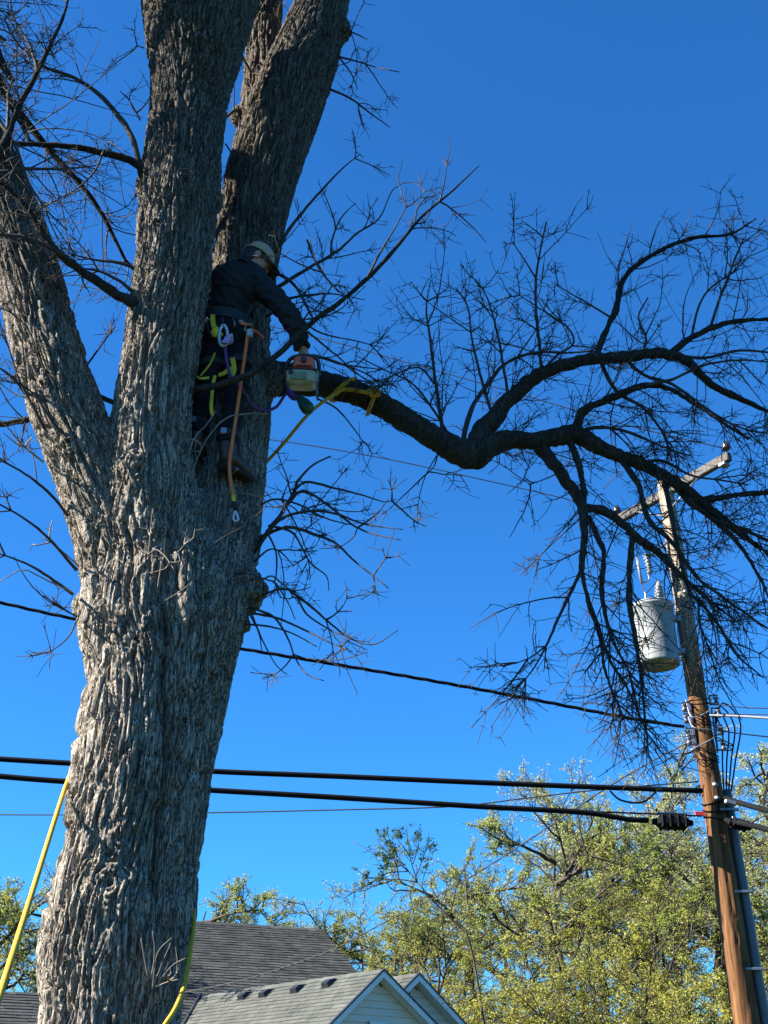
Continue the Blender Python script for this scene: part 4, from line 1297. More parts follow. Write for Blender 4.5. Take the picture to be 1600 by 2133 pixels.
M['black_cable'] = mat('black_cable', (0.004, 0.004, 0.005), (0.007, 0.007, 0.008), 0.8, (10, 10, 10), 3, spec=0.12)
M['bare_wire'] = mat('bare_wire', (0.02, 0.02, 0.022), (0.035, 0.035, 0.037), 0.6, (10, 10, 10), 3, metal=0.3)
M['white_wire'] = mat('aluminium_wire', (0.25, 0.25, 0.26), (0.33, 0.33, 0.34), 0.5, (10, 10, 10), 3, metal=0.4)
M['spool'] = mat('spool_glaze', (0.07, 0.072, 0.078), (0.11, 0.11, 0.12), 0.3, (20, 20, 20), 2)
M['pvc'] = mat('conduit_grey', (0.075, 0.085, 0.095), (0.10, 0.11, 0.12), 0.5, (4, 4, 2), 4)
M['red_tag'] = mat('red_tag', (0.45, 0.02, 0.02), (0.38, 0.02, 0.02), 0.5)
PY = 15.5
PT, PB = at(1383, 990, PY), at(1556, 2133, PY)
pax = (PT - PB) / np.linalg.norm(PT - PB)
BG = PB + pax * (-(PB[2]) / pax[2])
def pole_pt(py):
    """point of the pole's axis at image row py"""
    lo, hi = 0.0, 1.0
    for _ in range(40):
        mid = (lo + hi) / 2
        q = BG + (PT - BG) * mid
        if project(q[None])[0][1] > py:
            lo = mid
        else:
            hi = mid
    return BG + (PT - BG) * lo
def prow(py):
    return float(np.interp(py, [990, 1050, 1300, 1500, 1700, 1900, 2133], [28, 30, 37, 41, 45, 50, 55]))
POLE = thing('utility_pole', tuple(BG), 'brown wooden utility pole with crossarm standing at the right under the cut limb', 'utility pole')
rows = [990, 1015, 1050, 1100, 1160, 1230, 1300, 1370, 1450]
rgp = np.random.default_rng(3)
def pole_piece(P, R, m, n):
    A = catmull(np.c_[np.array(P), np.array(R)], n)
    V, Q = tubes(A[:, :3], A[:, 3], 40, True)
    k = np.r_[0, np.arange(n), n - 1].repeat(40)
    rad = V - A[k, :3]
    ln = np.linalg.norm(rad, axis=1)
    c = np.c_[rad[:, :2] * 18, V[:, 2:] * 0.9]
    h = (vnoise(c, 4) - 0.5) * 0.02 + (vnoise(np.c_[rad[:, :2] * 60, V[:, 2:] * 2.0], 9) - 0.5) * 0.012
    ck = voro(np.c_[rad[:, :2] * 22, V[:, 2:] * 0.8], 44)
    h -= 0.014 * (1 - sstep(ck[1] - ck[0], 0.0, 0.10))
    V = V + rad / np.maximum(ln, 1e-6)[:, None] * (h * (ln > 0.01))[:, None]
    return mesh('pole', V, Q, mat=m, smooth=True)
allrows = [2133, 2000, 1850, 1700, 1550, 1400, 1300, 1200, 1100, 1030, 990]
P = [BG - pax * 0.5] + [pole_pt(r) for r in allrows]
R = [0.235] + [prad(prow(r), pole_pt(r)) for r in allrows]
ob('pole', pole_piece(P, R, M['pole_wood'], 260), POLE)
# crossarm: level, its right end nearer to the camera
cz = pole_pt(1022)[2]
ca, cb = atz(1283, 1086, cz), atz(1520, 950, cz)
cdv = (cb - ca) / np.linalg.norm(cb - ca)
cperp = np.array([cdv[1], -cdv[0], 0])
if cperp[1] > 0:
    cperp = -cperp
cm = (ca + cb) / 2
Mx = np.stack([cdv, cperp, [0, 0, 1]], 1)
pc = pole_pt(1022)
toff = np.dot(pc - cm, cperp)
CL = float(np.linalg.norm(cb - ca))
G().box(cm, (CL, 0.10, 0.14), Mx, 0.012).build('crossarm', M['arm_wood'], POLE, smooth=False)
for s_, e_ in ((0.22, 1), (0.78, -1)):
    e0 = ca + (cb - ca) * s_ + np.array([0, 0, -0.08]) + cperp * 0.06
    e1 = pole_pt(1080) + cperp * 0.14
    G().tube([e0, e1], 0.014, 6).build('brace', M['steel'], POLE)
for u_ in (0.02, 0.985):
    e0 = ca + (cb - ca) * u_ + np.array([0, 0, 0.07])
    G().lathe(e0, (0, 0, 1), [(0, 0.012), (0.06, 0.012), (0.06, 0.05), (0.08, 0.075), (0.10, 0.05), (0.12, 0.06), (0.15, 0.055), (0.17, 0.03), (0.19, 0.035), (0.20, 0.0)], 14).build('insulator', M['brown_porcelain'], POLE)
e0 = ca + (cb - ca) * 0.95 + np.array([0, 0, -0.09])
G().box(e0, (0.12, 0.13, 0.05), Mx, 0.008).build('mounting_plate', M['steel'], POLE, smooth=False)
# riser conduit on the right of the pole
def off(py, dpx, dY=0.0):
    p = pole_pt(py)
    return p + np.array([prad(2 * dpx, p), dY, 0])
cg = G()
top = off(1645, 32, 0.02)
G().tube([off(1645, 32, 0.02), off(1900, 37, 0.02), off(2133, 40, 0.02), BG + np.array([0.33, 0.02, 0])], [0.062, 0.066, 0.07, 0.07], 14, 16).build('conduit', M['pvc'], POLE)
for r_ in (1690, 1860, 2020):
    p = pole_pt(r_)
    G().box(p + np.array([0.13, -0.10, 0]), (0.32, 0.06, 0.035), None, 0.006).build('conduit_strap', M['steel'], POLE, smooth=False)
# loops of conductor rising out of the conduit
for k in range(4):
    p0 = top + np.array([(k - 1.5) * 0.03, -0.02, -0.05])
    pts = [p0, p0 + [0.04 + 0.03 * k, 0, 0.45], p0 + [0.10 + 0.06 * k, 0.02, 0.85 + 0.05 * k], p0 + [0.0 + 0.02 * k, 0, 1.12 + 0.05 * k], off(1570 - 14 * k, 22) + [0, -0.05, 0]]
    G().tube(pts, 0.011, 6, 20).build('lead_wire', M['black_cable'], POLE)
# secondary rack: spool insulators and clamps on both sides
for r_, sd in ((1462, 1), (1488, 1), (1500, -1), (1524, 1), (1530, -1), (1556, 1), (1476, -1), (1545, -1)):
    p = pole_pt(r_) + np.array([sd * 0.23, -0.08, 0])
    G().lathe(p - [0, 0, 0.06], (0, 0, 1), [(0, 0.0), (0, 0.038), (0.02, 0.04), (0.04, 0.024), (0.06, 0.024), (0.08, 0.04), (0.095, 0.038), (0.095, 0.0)], 12).build('spool_insulator', M['spool'], POLE)
    g = G()
    g.box(p + np.array([-sd * 0.03, 0, 0.066]), (0.12, 0.05, 0.012))
    g.box(p + np.array([-sd * 0.03, 0, -0.066]), (0.12, 0.05, 0.012))
    g.box(p + np.array([-sd * 0.085, 0, 0]), (0.015, 0.05, 0.14))
    g.build('clevis', M['steel'], POLE, smooth=False)
for k in range(14):
    r_ = 1450 + rgp.uniform(0, 150)
    sd = rgp.choice([-1, 1])
    p = pole_pt(r_) + np.array([sd * 0.2, -0.1, 0])
    q = pole_pt(r_ + rgp.uniform(-25, 40)) + np.array([-sd * 0.1, -0.22, 0])
    m_ = (p + q) / 2 + np.array([sd * rgp.uniform(0, 0.25), -0.15, rgp.uniform(-0.25, 0.05)])
    G().tube([p, m_, q], 0.009, 6, 12).build('jumper_wire', M['black_cable'] if k % 5 else M['white_wire'], POLE)
# ground wire stapled down the shaded side
G().tube([pole_pt(r_) + np.array([-0.02 + 0.05 * math.sin(r_ * 0.02), -prad(prow(r_), pole_pt(r_)) - 0.012, 0]) for r_ in (1560, 1610, 1660, 1700)], 0.012, 6, 16).build('ground_wire', M['black_cable'], POLE)
# red tag by the splice
G().box(off(1697, -34, -0.05), (0.13, 0.02, 0.06), None, 0.004).build('marker_tag', M['red_tag'], POLE, smooth=False)
# cable tie wraps
for r_ in (1672, 1690, 1708):
    p = pole_pt(r_)
    rr_ = prad(prow(r_), p) + 0.012
    a_ = np.linspace(0, 2 * PI, 26)
    G().tube([p + np.array([math.cos(x) * rr_, math.sin(x) * rr_, 0.05 * math.sin(x * 1.0 + r_)]) for x in a_], 0.009, 5, cap=False).build('wrap_wire', M['black_cable'], POLE)
# through bolts
for r_ in (1030, 1120, 1240, 1330, 1640, 1668):
    p = pole_pt(r_)
    G().lathe(p + np.array([0.02, -prad(prow(r_), p) - 0.03, 0]), (0, 1, 0), [(0, 0.0), (0, 0.02), (0.02, 0.02), (0.02, 0.04), (0.03, 0.04), (0.1, 0.012)], 8).build('bolt', M['steel'], POLE)

# ---- transformer
tz0, tz1 = at(1380, 1386, PY - 0.1), at(1361, 1262, PY - 0.1)
tc_ = pole_pt(1330) + np.array([-0.50, -0.1, 0])
tz0[0] = tz1[0] = tc_[0]
tb, tt = tc_.copy(), tc_.copy()
tb[2], tt[2] = tz0[2], tz1[2]
hT = tt[2] - tb[2]
TF = thing('transformer', tuple(tb), 'pale grey cylindrical transformer tank hung on the left of the utility pole', 'transformer')
r_ = 0.295
G().lathe(tb, (0, 0, 1), [(0.02, 0.0), (0.02, r_ - 0.03), (0.0, r_ - 0.015), (0.0, r_), (0.03, r_), (hT * 0.5, r_), (hT * 0.93, r_), (hT * 0.94, r_ + 0.012), (hT * 0.97, r_ + 0.012), (hT * 0.975, r_)], 48).build('tank', M['tank'], TF)
G().lathe(tb, (0, 0, 1), [(hT * 0.97, r_ + 0.004), (hT * 0.985, r_ + 0.016), (hT, r_ + 0.012), (hT + 0.03, r_ * 0.8), (hT + 0.045, r_ * 0.4), (hT + 0.05, 0.0)], 48).build('lid', M['tank'], TF)
bp = np.array([tb[0] + 0.10, tb[1] - 0.08, tb[2] + hT + 0.02])
prof = [(0, 0.05)]
for i in range(5):
    z_ = 0.03 + i * 0.05
    prof += [(z_, 0.045), (z_ + 0.012, 0.085 - i * 0.006), (z_ + 0.022, 0.045)]
prof += [(0.30, 0.035), (0.33, 0.02), (0.36, 0.0)]
G().lathe(bp, (0.05, 0, 1), prof, 18).build('bushing', M['porcelain'], TF)
for k, (x_, z_) in enumerate(((-0.16, 0.6), (-0.04, 0.62), (0.08, 0.6))):
    G().lathe([tb[0] + x_, tb[1] + r_ * 0.97 + 0.0, tb[2] + hT * z_], (0, 1, 0), [(-0.02, 0.03), (0.05, 0.03), (0.09, 0.018), (0.12, 0.0)], 10).build('terminal', M['brown_porcelain'], TF)
for x_ in (-0.12, ):
    G().box([tb[0] + x_, tb[1] - 0.2, tb[2] + hT + 0.07], (0.03, 0.03, 0.12), None, 0.004).build('lifting_lug', M['steel'], TF, smooth=False)
for z_ in (0.25, 0.8):
    G().box([tb[0] + r_ + 0.05, tb[1] + 0.06, tb[2] + hT * z_], (0.16, 0.10, 0.09), None, 0.01).build('mounting_bracket', M['steel'], TF, smooth=False)
# ---- fused cutout on its bracket above the transformer
cp0 = pole_pt(1140)
cE = at(1336, 1168, PY - 0.15)
CO = thing('fused_cutout', tuple(cE), 'grey fused cutout with ribbed insulator on a bracket above the transformer', 'fuse cutout')
G().tube([cp0 + [-0.1, -0.05, 0.08], (cp0 + cE) / 2 + [0, 0, 0.06], cE + [0.05, 0, 0.02]], 0.022, 8, 8).build('bracket', M['steel'], CO)
iv = np.array([0.16, 0, -0.34])
prof = []
for i in range(6):
    z_ = i * 0.055
    prof += [(z_, 0.03), (z_ + 0.012, 0.058), (z_ + 0.03, 0.03)]
G().lathe(at(1347, 1165, PY - 0.15) + [0.0, 0, 0.08], (0.10, 0, -1), [(0, 0)] + prof + [(0.35, 0.0)], 14).build('insulator', M['porcelain'], CO)
G().tube([cE + [-0.06, 0, 0.05], at(1337, 1215, PY - 0.15)], 0.022, 8).build('fuse_tube', M['porcelain'], CO)
G().tube([at(1337, 1215, PY - 0.15), at(1352, 1208, PY - 0.15), at(1350, 1196, PY - 0.15)], 0.012, 6, 6).build('contact', M['steel'], CO)
G().tube([at(1337, 1215, PY - 0.15), at(1345, 1235, PY - 0.2), bp + [0.02, 0, 0.36]], 0.008, 6, 10).build('lead_wire', M['bare_wire'], CO)

# ---- cables and wires (each one its own thing)
def wire(name, label, s, Y, r, m, cat='cable', group=None, twist=False, n=60, parts=None):
    q = np.array([[float(c) for c in p.split(',')] for p in s.split()])
    Ys = np.interp(q[:, 0], np.linspace(q[:, 0].min(), q[:, 0].max(), len(Y)), Y)
    P = catmull(np.array([at(a, b, y) for (a, b), y in zip(q, Ys)]), n)
    g = G()
    if twist:
        s_ = np.r_[0, np.cumsum(np.linalg.norm(np.diff(P, axis=0), axis=1))]
        P = np.stack([np.interp(np.linspace(0, s_[-1], 500), s_, P[:, i]) for i in range(3)], 1)
        s_ = np.linspace(0, s_[-1], 500)
        T, N1, B1 = [x[0] for x in frames(P[None])]
        for k in range(3):
            a = s_ * 2 * PI / 0.9 + k * 2.094
            g.tube(P + (np.cos(a)[:, None] * N1 + np.sin(a)[:, None] * B1) * r * 0.62, r * 0.5, 6)
    else:
        g.tube(P, r, 8)
    o = g.build(name, m)
    tag(o, label, cat, group)
    return o
wire('power_line', 'thin dark wire from behind the worker to the left end of the crossarm', '-60,862 120,878 236,897 420,900 600,921 800,955 1000,998 1190,1042 1288,1072', (17.5, 16.4), 0.0085, M['bare_wire'], 'wire', 'wires to the crossarm')
wire('power_line', 'thin dark wire above the cut limb leading to the right end of the crossarm', '-40,560 300,620 640,698 855,757 1100,826 1300,884 1518,936', (16.5, 14.6), 0.0085, M['bare_wire'], 'wire', 'wires to the crossarm')
wire('secondary_cable', 'twisted dark cable crossing behind the trunk at mid height to the rack', '-60,1243 0,1255 150,1288 330,1318 490,1349 700,1384 900,1418 1100,1455 1300,1494 1425,1514', (14.5, 15.4), 0.023, M['black_cable'], 'cable', None, True)
wire('telephone_cable', 'upper of the two thick black cables passing behind the trunk', '-60,1577 0,1581 150,1590 450,1607 700,1617 1000,1630 1200,1638 1462,1647', (14.2, 15.3), 0.036, M['black_cable'], 'cable', 'thick telephone cables')
tc2 = wire('telephone_cable', 'lower of the two thick black cables passing behind the trunk', '-60,1611 0,1617 140,1628 440,1646 700,1661 1000,1680 1200,1691 1270,1700 1310,1707 1350,1709', (14.0, 15.25), 0.036, M['black_cable'], 'cable', 'thick telephone cables')
wire('support_strand', 'thin strand running just above the splice enclosure to the pole', '1200,1690 1300,1693 1400,1697 1462,1700', (15.2, 15.35), 0.012, M['bare_wire'], 'wire')
wire('support_strand', 'thin rising strand from the left edge, crossing the lower black cable', '-60,1698 0,1697 150,1697 430,1693 700,1687 940,1680 1100,1662 1250,1645 1455,1628', (17.5, 15.4), 0.010, M['bare_wire'], 'wire')
wire('drop_loop', 'short slack black loop hanging below the upper black cable', '1270,1647 1290,1665 1320,1672 1345,1668 1368,1648', (15.3, 15.35), 0.014, M['black_cable'], 'cable')
wire('service_drop', 'thin twisted service wire sloping from the pole down past the dark roof', '1438,1545 1350,1590 1250,1650 1150,1718 1000,1815 900,1872 800,1922 700,1975 600,2012 500,2043 380,2068 300,2082', (25.0, 15.4), 0.012, M['bare_wire'], 'wire', None, True)
for k, (a, b, c) in enumerate((('1440,1700 1330,1760 1165,1872 1020,1985 905,2085', 'uppermost', 0), ('1440,1712 1350,1775 1200,1880 1050,1990 915,2095', 'middle', 0), ('1440,1722 1370,1790 1240,1885 1080,1998 925,2105', 'lowest', 0))):
    wire('house_wire', b + ' of three parallel thin wires slanting down left from the splice', a, (24, 15.5), 0.008, M['bare_wire'], 'wire', 'thin wires to the house')
wire('power_wire', 'topmost thin wire leaving the pole to the right edge', '1468,1462 1540,1473 1620,1476', (15.4, 15.0), 0.008, M['bare_wire'], 'wire')
wire('power_wire', 'pale bright wire leaving the pole to the right edge', '1478,1490 1540,1492 1620,1497', (15.4, 15.0), 0.018, M['white_wire'], 'wire')
wire('power_wire', 'thin dark wire just above the pale wire at the right edge', '1478,1486 1540,1488 1620,1489', (15.5, 15.1), 0.007, M['bare_wire'], 'wire')
wire('power_wire', 'lowest thin wire drooping to the right edge from the rack', '1490,1520 1540,1528 1620,1537', (15.4, 15.0), 0.009, M['black_cable'], 'wire')
wire('telephone_cable', 'upper black cable leaving the pole towards the lower right edge', '1508,1662 1560,1678 1620,1694', (15.4, 14.2), 0.036, M['black_cable'], 'cable', 'thick telephone cables')
wire('telephone_cable', 'lower black cable leaving the pole towards the lower right edge', '1508,1708 1560,1718 1620,1733', (15.4, 14.2), 0.036, M['black_cable'], 'cable', 'thick telephone cables')
# guy clamp seen bright on the right cable
g = G().box(at(1522, 1672, 15.1), (0.16, 0.07, 0.06), Matrix.Rotation(0.25, 3, 'Y'), 0.015)
tag(g.build('cable_clamp', M['steel'], smooth=False), 'shiny metal clamp on the upper black cable just right of the pole', 'clamp')
# splice enclosures
def splice(px, py, w, h, Y, label, tilt):
    c = at(px, py, Y)
    SPL = thing('splice_enclosure', tuple(c), label, 'enclosure')
    s_ = depth(c) / F
    Mr = np.array(Matrix.Rotation(tilt, 3, 'Y'))
    G().box(c, (w * s_, 0.24, h * s_ * 1.12), Mr, 0.05).build('shell', M['black_cable'], SPL, smooth=False)
    for u_ in (-0.36, -0.12, 0.12, 0.36):
        G().box(c + Mr @ np.array([u_ * w * s_, 0, 0]), (0.03, 0.255, h * s_ * 1.18), Mr, 0.04).build('rib', M['black_cable'], SPL, smooth=False)
    for sx in (-1, 1):
        G().tube([c + Mr @ np.array([sx * w * s_ * 0.49, 0, 0]), c + Mr @ np.array([sx * w * s_ * 0.64, 0, 0])], [0.05, 0.035], 10).build('end_cap', M['black_cable'], SPL)
    G().box(c + Mr @ np.array([0, -0.02, h * s_ * 0.75]), (w * s_ * 0.95, 0.03, 0.02), Mr, 0.004).build('hanger', M['steel'], SPL, smooth=False)
splice(1401, 1713, 66, 24, 15.3, 'black ribbed splice enclosure hung on the lower cable left of the pole', 0.03)
splice(1541, 1718, 38, 14, 15.2, 'small black enclosure on the lower cable right of the pole', 0.25)

# ================================================================== the worker
M['skin'] = mat('skin', (0.36, 0.19, 0.12), (0.42, 0.23, 0.15), 0.55, (30, 30, 30), 4)
M['shirt'] = mat('black_shirt', (0.012, 0.011, 0.011), (0.020, 0.019, 0.019), 0.8, (30, 30, 30), 5, 0.002, (120, 120, 120), spec=0.3)
M['trousers'] = mat('black_trousers', (0.008, 0.008, 0.010), (0.015, 0.015, 0.018), 0.85, (30, 30, 30), 5, 0.003, (90, 90, 90), spec=0.2)
M['boot'] = mat('brown_boot', (0.045, 0.018, 0.010), (0.075, 0.032, 0.018), 0.5, (25, 25, 25), 5)
M['sole'] = mat('boot_sole', (0.02, 0.017, 0.015), (0.03, 0.026, 0.022), 0.8, (25, 25, 25), 4)
M['cap'] = mat('tan_cap', (0.38, 0.26, 0.18), (0.45, 0.31, 0.22), 0.9, (40, 40, 40), 4, 0.001, (200, 200, 200), spec=0.2)
M['dark_cap'] = mat('dark_cap', (0.02, 0.02, 0.022), (0.03, 0.03, 0.033), 0.9, (40, 40, 40), 3)
M['hair'] = mat('black_hair', (0.008, 0.007, 0.007), (0.018, 0.016, 0.015), 0.6, (60, 60, 12), 4, 0.004, (140, 140, 30))
M['yellow'] = mat('yellow_webbing', (0.62, 0.44, 0.015), (0.75, 0.55, 0.03), 0.7, (30, 30, 30), 3)
M['black_web'] = mat('black_webbing', (0.012, 0.012, 0.013), (0.022, 0.022, 0.024), 0.75, (30, 30, 30), 3)
M['alloy'] = mat('carabiner_alloy', (0.50, 0.48, 0.48), (0.60, 0.58, 0.58), 0.4, (20, 20, 20), 2, metal=0.5)
M['blue_rope'] = mat('blue_rope', (0.015, 0.02, 0.16), (0.22, 0.06, 0.22), 0.8, (220, 220, 220), 2, lo=0.47, hi=0.53)
M['bright_knot'] = mat('rope_knot', (0.10, 0.16, 0.55), (0.65, 0.45, 0.60), 0.8, (160, 160, 160), 2, lo=0.47, hi=0.53)
M['orange_web'] = mat('orange_lanyard', (0.66, 0.13, 0.03), (0.76, 0.18, 0.05), 0.75, (60, 60, 60), 3)
M['yellow_rope'] = mat('yellow_rope', (0.46, 0.23, 0.005), (0.58, 0.32, 0.012), 0.75, (90, 90, 90), 3, 0.002, (160, 160, 160), lo=0.3, hi=0.6)
M['saw_orange'] = mat('saw_orange', (0.66, 0.095, 0.028), (0.56, 0.08, 0.024), 0.45, (20, 20, 20), 3)
M['saw_white'] = mat('saw_tank', (0.24, 0.235, 0.15), (0.33, 0.315, 0.22), 0.35, (20, 20, 8), 3)
M['saw_label'] = mat('saw_label', (0.11, 0.12, 0.06), (0.20, 0.21, 0.13), 0.5, (60, 60, 160), 2, lo=0.45, hi=0.55)
M['saw_grey'] = mat('saw_grey', (0.30, 0.31, 0.31), (0.36, 0.37, 0.37), 0.5, (20, 20, 20), 3)
M['saw_black'] = mat('saw_black', (0.012, 0.012, 0.013), (0.02, 0.02, 0.021), 0.5, (20, 20, 20), 3)
M['green'] = mat('dark_green', (0.008, 0.065, 0.04), (0.012, 0.09, 0.055), 0.45, (20, 20, 20), 3)

WY = 6.10
def w(px, py, dY=0.0):
    return at(px, py, WY + dY)
feet = w(478, 975, 0.12)
MAN = thing('person', tuple(feet), 'worker in black shirt and tan cap, seen from behind, leaning right with chainsaw', 'person')
HC = w(534, 541)                                  # head centre
hf = np.array([0.80, 0.40, -0.42]); hf /= np.linalg.norm(hf)       # he looks right and down
hr = np.cross(hf, [0.16, 0.0, 1.0]); hr /= np.linalg.norm(hr)      # his right hand side
hu = np.cross(hr, hf)
HM = np.stack([hf, -hr, hu], 1)                   # local x forward, y left, z up
def hp(f, l, u_):
    return HC + HM @ np.array([f, l, u_])
# joints
J = dict(pel=w(468, 698), waist=w(470, 655), chest=w(492, 600, -0.02), neck=w(515, 563, -0.02),
         ls=w(455, 577, -0.02), rs=w(552, 604, -0.05), re=w(606, 660, -0.14), rw=w(633, 736, -0.06), rh=w(637, 752, -0.04),
         le=w(470, 625, 0.20), lw=w(500, 590, 0.26), lh=w(512, 575, 0.27),
         rhip=w(490, 712), rk=w(489, 818, -0.02), ra=w(474, 930, -0.13),
         lhip=w(447, 712), lk=w(424, 812, -0.06), la=w(410, 905, -0.04))
TM = np.array(Matrix.Rotation(0.28, 3, 'Y')) @ np.array(Matrix.Rotation(0.12, 3, 'Z'))
def torso(g, k=1.0, pelvis=True, chest=True):
    if chest:
        g.ball(J['chest'] + [0.0, 0, 0.02], np.array([0.185, 0.120, 0.165]) * k, TM)
        g.ball(w(478, 632), np.array([0.150, 0.112, 0.15]) * k, TM)
        g.tube([J['ls'], J['neck'] + [0, 0, -0.02], J['rs']], np.array([0.070, 0.085, 0.075]) * k, 12, 10)
    if pelvis:
        g.ball(J['pel'], np.array([0.165, 0.125, 0.13]) * k)
def chain(g, names, rs, k=1.0, n=14):
    g.tube([J[a] for a in names], np.array(rs) * k, 12, n)
# --- body: one continuous surface
g = G()
torso(g, 0.93)
chain(g, ('rs', 're', 'rw', 'rh'), (0.06, 0.046, 0.032, 0.036))
chain(g, ('ls', 'le', 'lw', 'lh'), (0.06, 0.046, 0.032, 0.036))
chain(g, ('rhip', 'rk', 'ra'), (0.082, 0.055, 0.042))
chain(g, ('lhip', 'lk', 'la'), (0.082, 0.055, 0.042))
g.tube([J['neck'] + [-0.01, 0, -0.05], HC - hu * 0.07 - hf * 0.02], [0.062, 0.056], 12)
g.ball(HC + hu * 0.02, (0.096, 0.076, 0.098), HM)
g.ball(hp(0.018, 0, -0.05), (0.072, 0.060, 0.068), HM)        # jaw
g.ball(hp(0.075, 0, -0.088), (0.022, 0.024, 0.018), HM)       # chin
g.ball(hp(0.101, 0, -0.022), (0.018, 0.012, 0.022), HM)       # nose
g.ball(hp(0.095, 0, 0.000), (0.013, 0.010, 0.022), HM)
g.ball(hp(0.088, 0, 0.030), (0.018, 0.052, 0.012), HM)        # brow
g.ball(hp(0.086, 0, -0.056), (0.016, 0.026, 0.008), HM)       # lips
g.ball(hp(0.086, 0, -0.067), (0.014, 0.022, 0.007), HM)
for s_ in (-1, 1):
    g.ball(hp(0.062, s_ * 0.045, -0.025), (0.024, 0.02, 0.02), HM)   # cheeks
    g.ball(hp(-0.012, s_ * 0.078, -0.012), (0.022, 0.010, 0.033), HM)  # ears
    g.ball(hp(-0.004, s_ * 0.079, -0.034), (0.010, 0.009, 0.012), HM)
V, Q, N = remesh(g, 0.008, 3, 0.5)
bg_ = G()
bg_.add(V, Q)
# fingers closed round the saw's front handle, rooted in the palm
RH = J['rh']
def fingers(g, c, along, outd, down, sgn):
    """along: knuckle line, outd: away from palm over the handle, down: curl"""
    along, outd, down = [np.array(x, float) / np.linalg.norm(x) for x in (along, outd, down)]
    for i, ln in enumerate((0.90, 1.0, 0.95, 0.78)):
        b = c + along * (i - 1.5) * 0.021
        p = [b, b + outd * 0.034 * ln, b + outd * 0.050 * ln + down * 0.028 * ln, b + outd * 0.030 * ln + down * 0.050 * ln, b + outd * 0.008 + down * 0.050 * ln]
        g.tube(p, [0.0095, 0.0092, 0.0088, 0.0082, 0.007], 8, 10)
    b = c - along * 0.036 * sgn - outd * 0.015
    p = [b, b - along * 0.016 * sgn + outd * 0.006 + down * 0.02, b - along * 0.008 * sgn + outd * 0.026 + down * 0.042, b + along * 0.004 * sgn + outd * 0.040 + down * 0.050]
    g.tube(p, [0.012, 0.011, 0.010, 0.008], 8, 9)
fingers(bg_, RH + [0, 0.0, 0.0], (1, 0.15, -0.15), (0.1, 1, -0.1), (0, 0.1, -1), 1)
LHp = J['lh']
fingers(bg_, LHp, (-0.3, 0, 1), (0.9, 0.25, 0.3), (0.2, 0.9, -0.1), 1)
bg_.build('body', M['skin'], MAN)
# eyes
for s_ in (-1, 1):
    G().ball(hp(0.082, s_ * 0.030, 0.010), 0.0125, HM, 12, 8).build('eye', M['porcelain'], MAN)
# --- shirt with folds
g = G()
torso(g, 1.0, True)
J['rcuff'] = J['re'] + (J['rw'] - J['re']) * 0.86
chain(g, ('rs', 're', 'rcuff'), (0.076, 0.064, 0.050))
chain(g, ('ls', 'le', 'lw'), (0.076, 0.064, 0.047))
g.tube([J['neck'] + [-0.012, 0.01, -0.04], HC - hu * 0.085 - hf * 0.03], [0.082, 0.070], 14)
V, Q, N = remesh(g, 0.009, 5, 0.5)
keep = (V[:, 2] > (w(470, 668)[2] + 0.02 * np.sin(V[:, 0] * 20))) | (V[:, 0] > w(552, 700)[0])
c = V - J['chest']
fold = np.sin(V[:, 2] * 105 + 3.0 * vnoise(V * 9, 3) * 2.2 + V[:, 0] * 26) * (0.4 + 0.6 * sstep(w(470, 600)[2] - V[:, 2], -0.02, 0.15))
fold2 = np.sin((V[:, 2] + V[:, 0] * 1.1) * 75 + 5 * vnoise(V * 8 + 9, 4))
dsp = 0.0055 * fold + 0.004 * fold2 + 0.012 * (vnoise(V * 11, 6) - 0.5)
V2 = V + N * (dsp + 0.004)[:, None]
hem = np.clip((w(470, 690)[2] - V[:, 2]), 0, 1)
Qk = Q[keep[Q].all(1)]
used = np.unique(Qk)
mp_ = np.full(len(V), -1)
mp_[used] = np.arange(len(used))
o = ob('shirt', mesh('shirt', V2[used], mp_[Qk], mat=M['shirt'], smooth=True), MAN)
sm = o.modifiers.new('cloth', 'SOLIDIFY')
sm.thickness = 0.006
sm.offset = -1
# collar
g = G()
cn = HC - hu * 0.098 - hf * 0.022
ax_ = (HC - J['neck']); ax_ /= np.linalg.norm(ax_)
G().lathe(cn - ax_ * 0.035, ax_, [(0, 0.086), (0.025, 0.080), (0.045, 0.074), (0.045, 0.068), (0.0, 0.076)], 24).build('collar', M['shirt'], MAN)
# --- trousers
g = G()
g.ball(J['pel'] + [0, 0, 0.01], np.array([0.168, 0.128, 0.135]))
g.ball(J['pel'] + [-0.06, -0.05, -0.04], (0.10, 0.095, 0.11))
g.ball(J['pel'] + [0.07, -0.05, -0.04], (0.10, 0.095, 0.11))
chain(g, ('rhip', 'rk', 'ra'), (0.098, 0.076, 0.066))
chain(g, ('lhip', 'lk', 'la'), (0.098, 0.076, 0.066))
V, Q, N = remesh(g, 0.009, 5, 0.5)
fold = np.sin(V[:, 2] * 70 + 6 * vnoise(V * 7, 3)) * 0.006 + 0.016 * (vnoise(V * 9, 6) - 0.5)
ob('trousers', mesh('trousers', V + N * fold[:, None], Q, mat=M['trousers'], smooth=True), MAN)
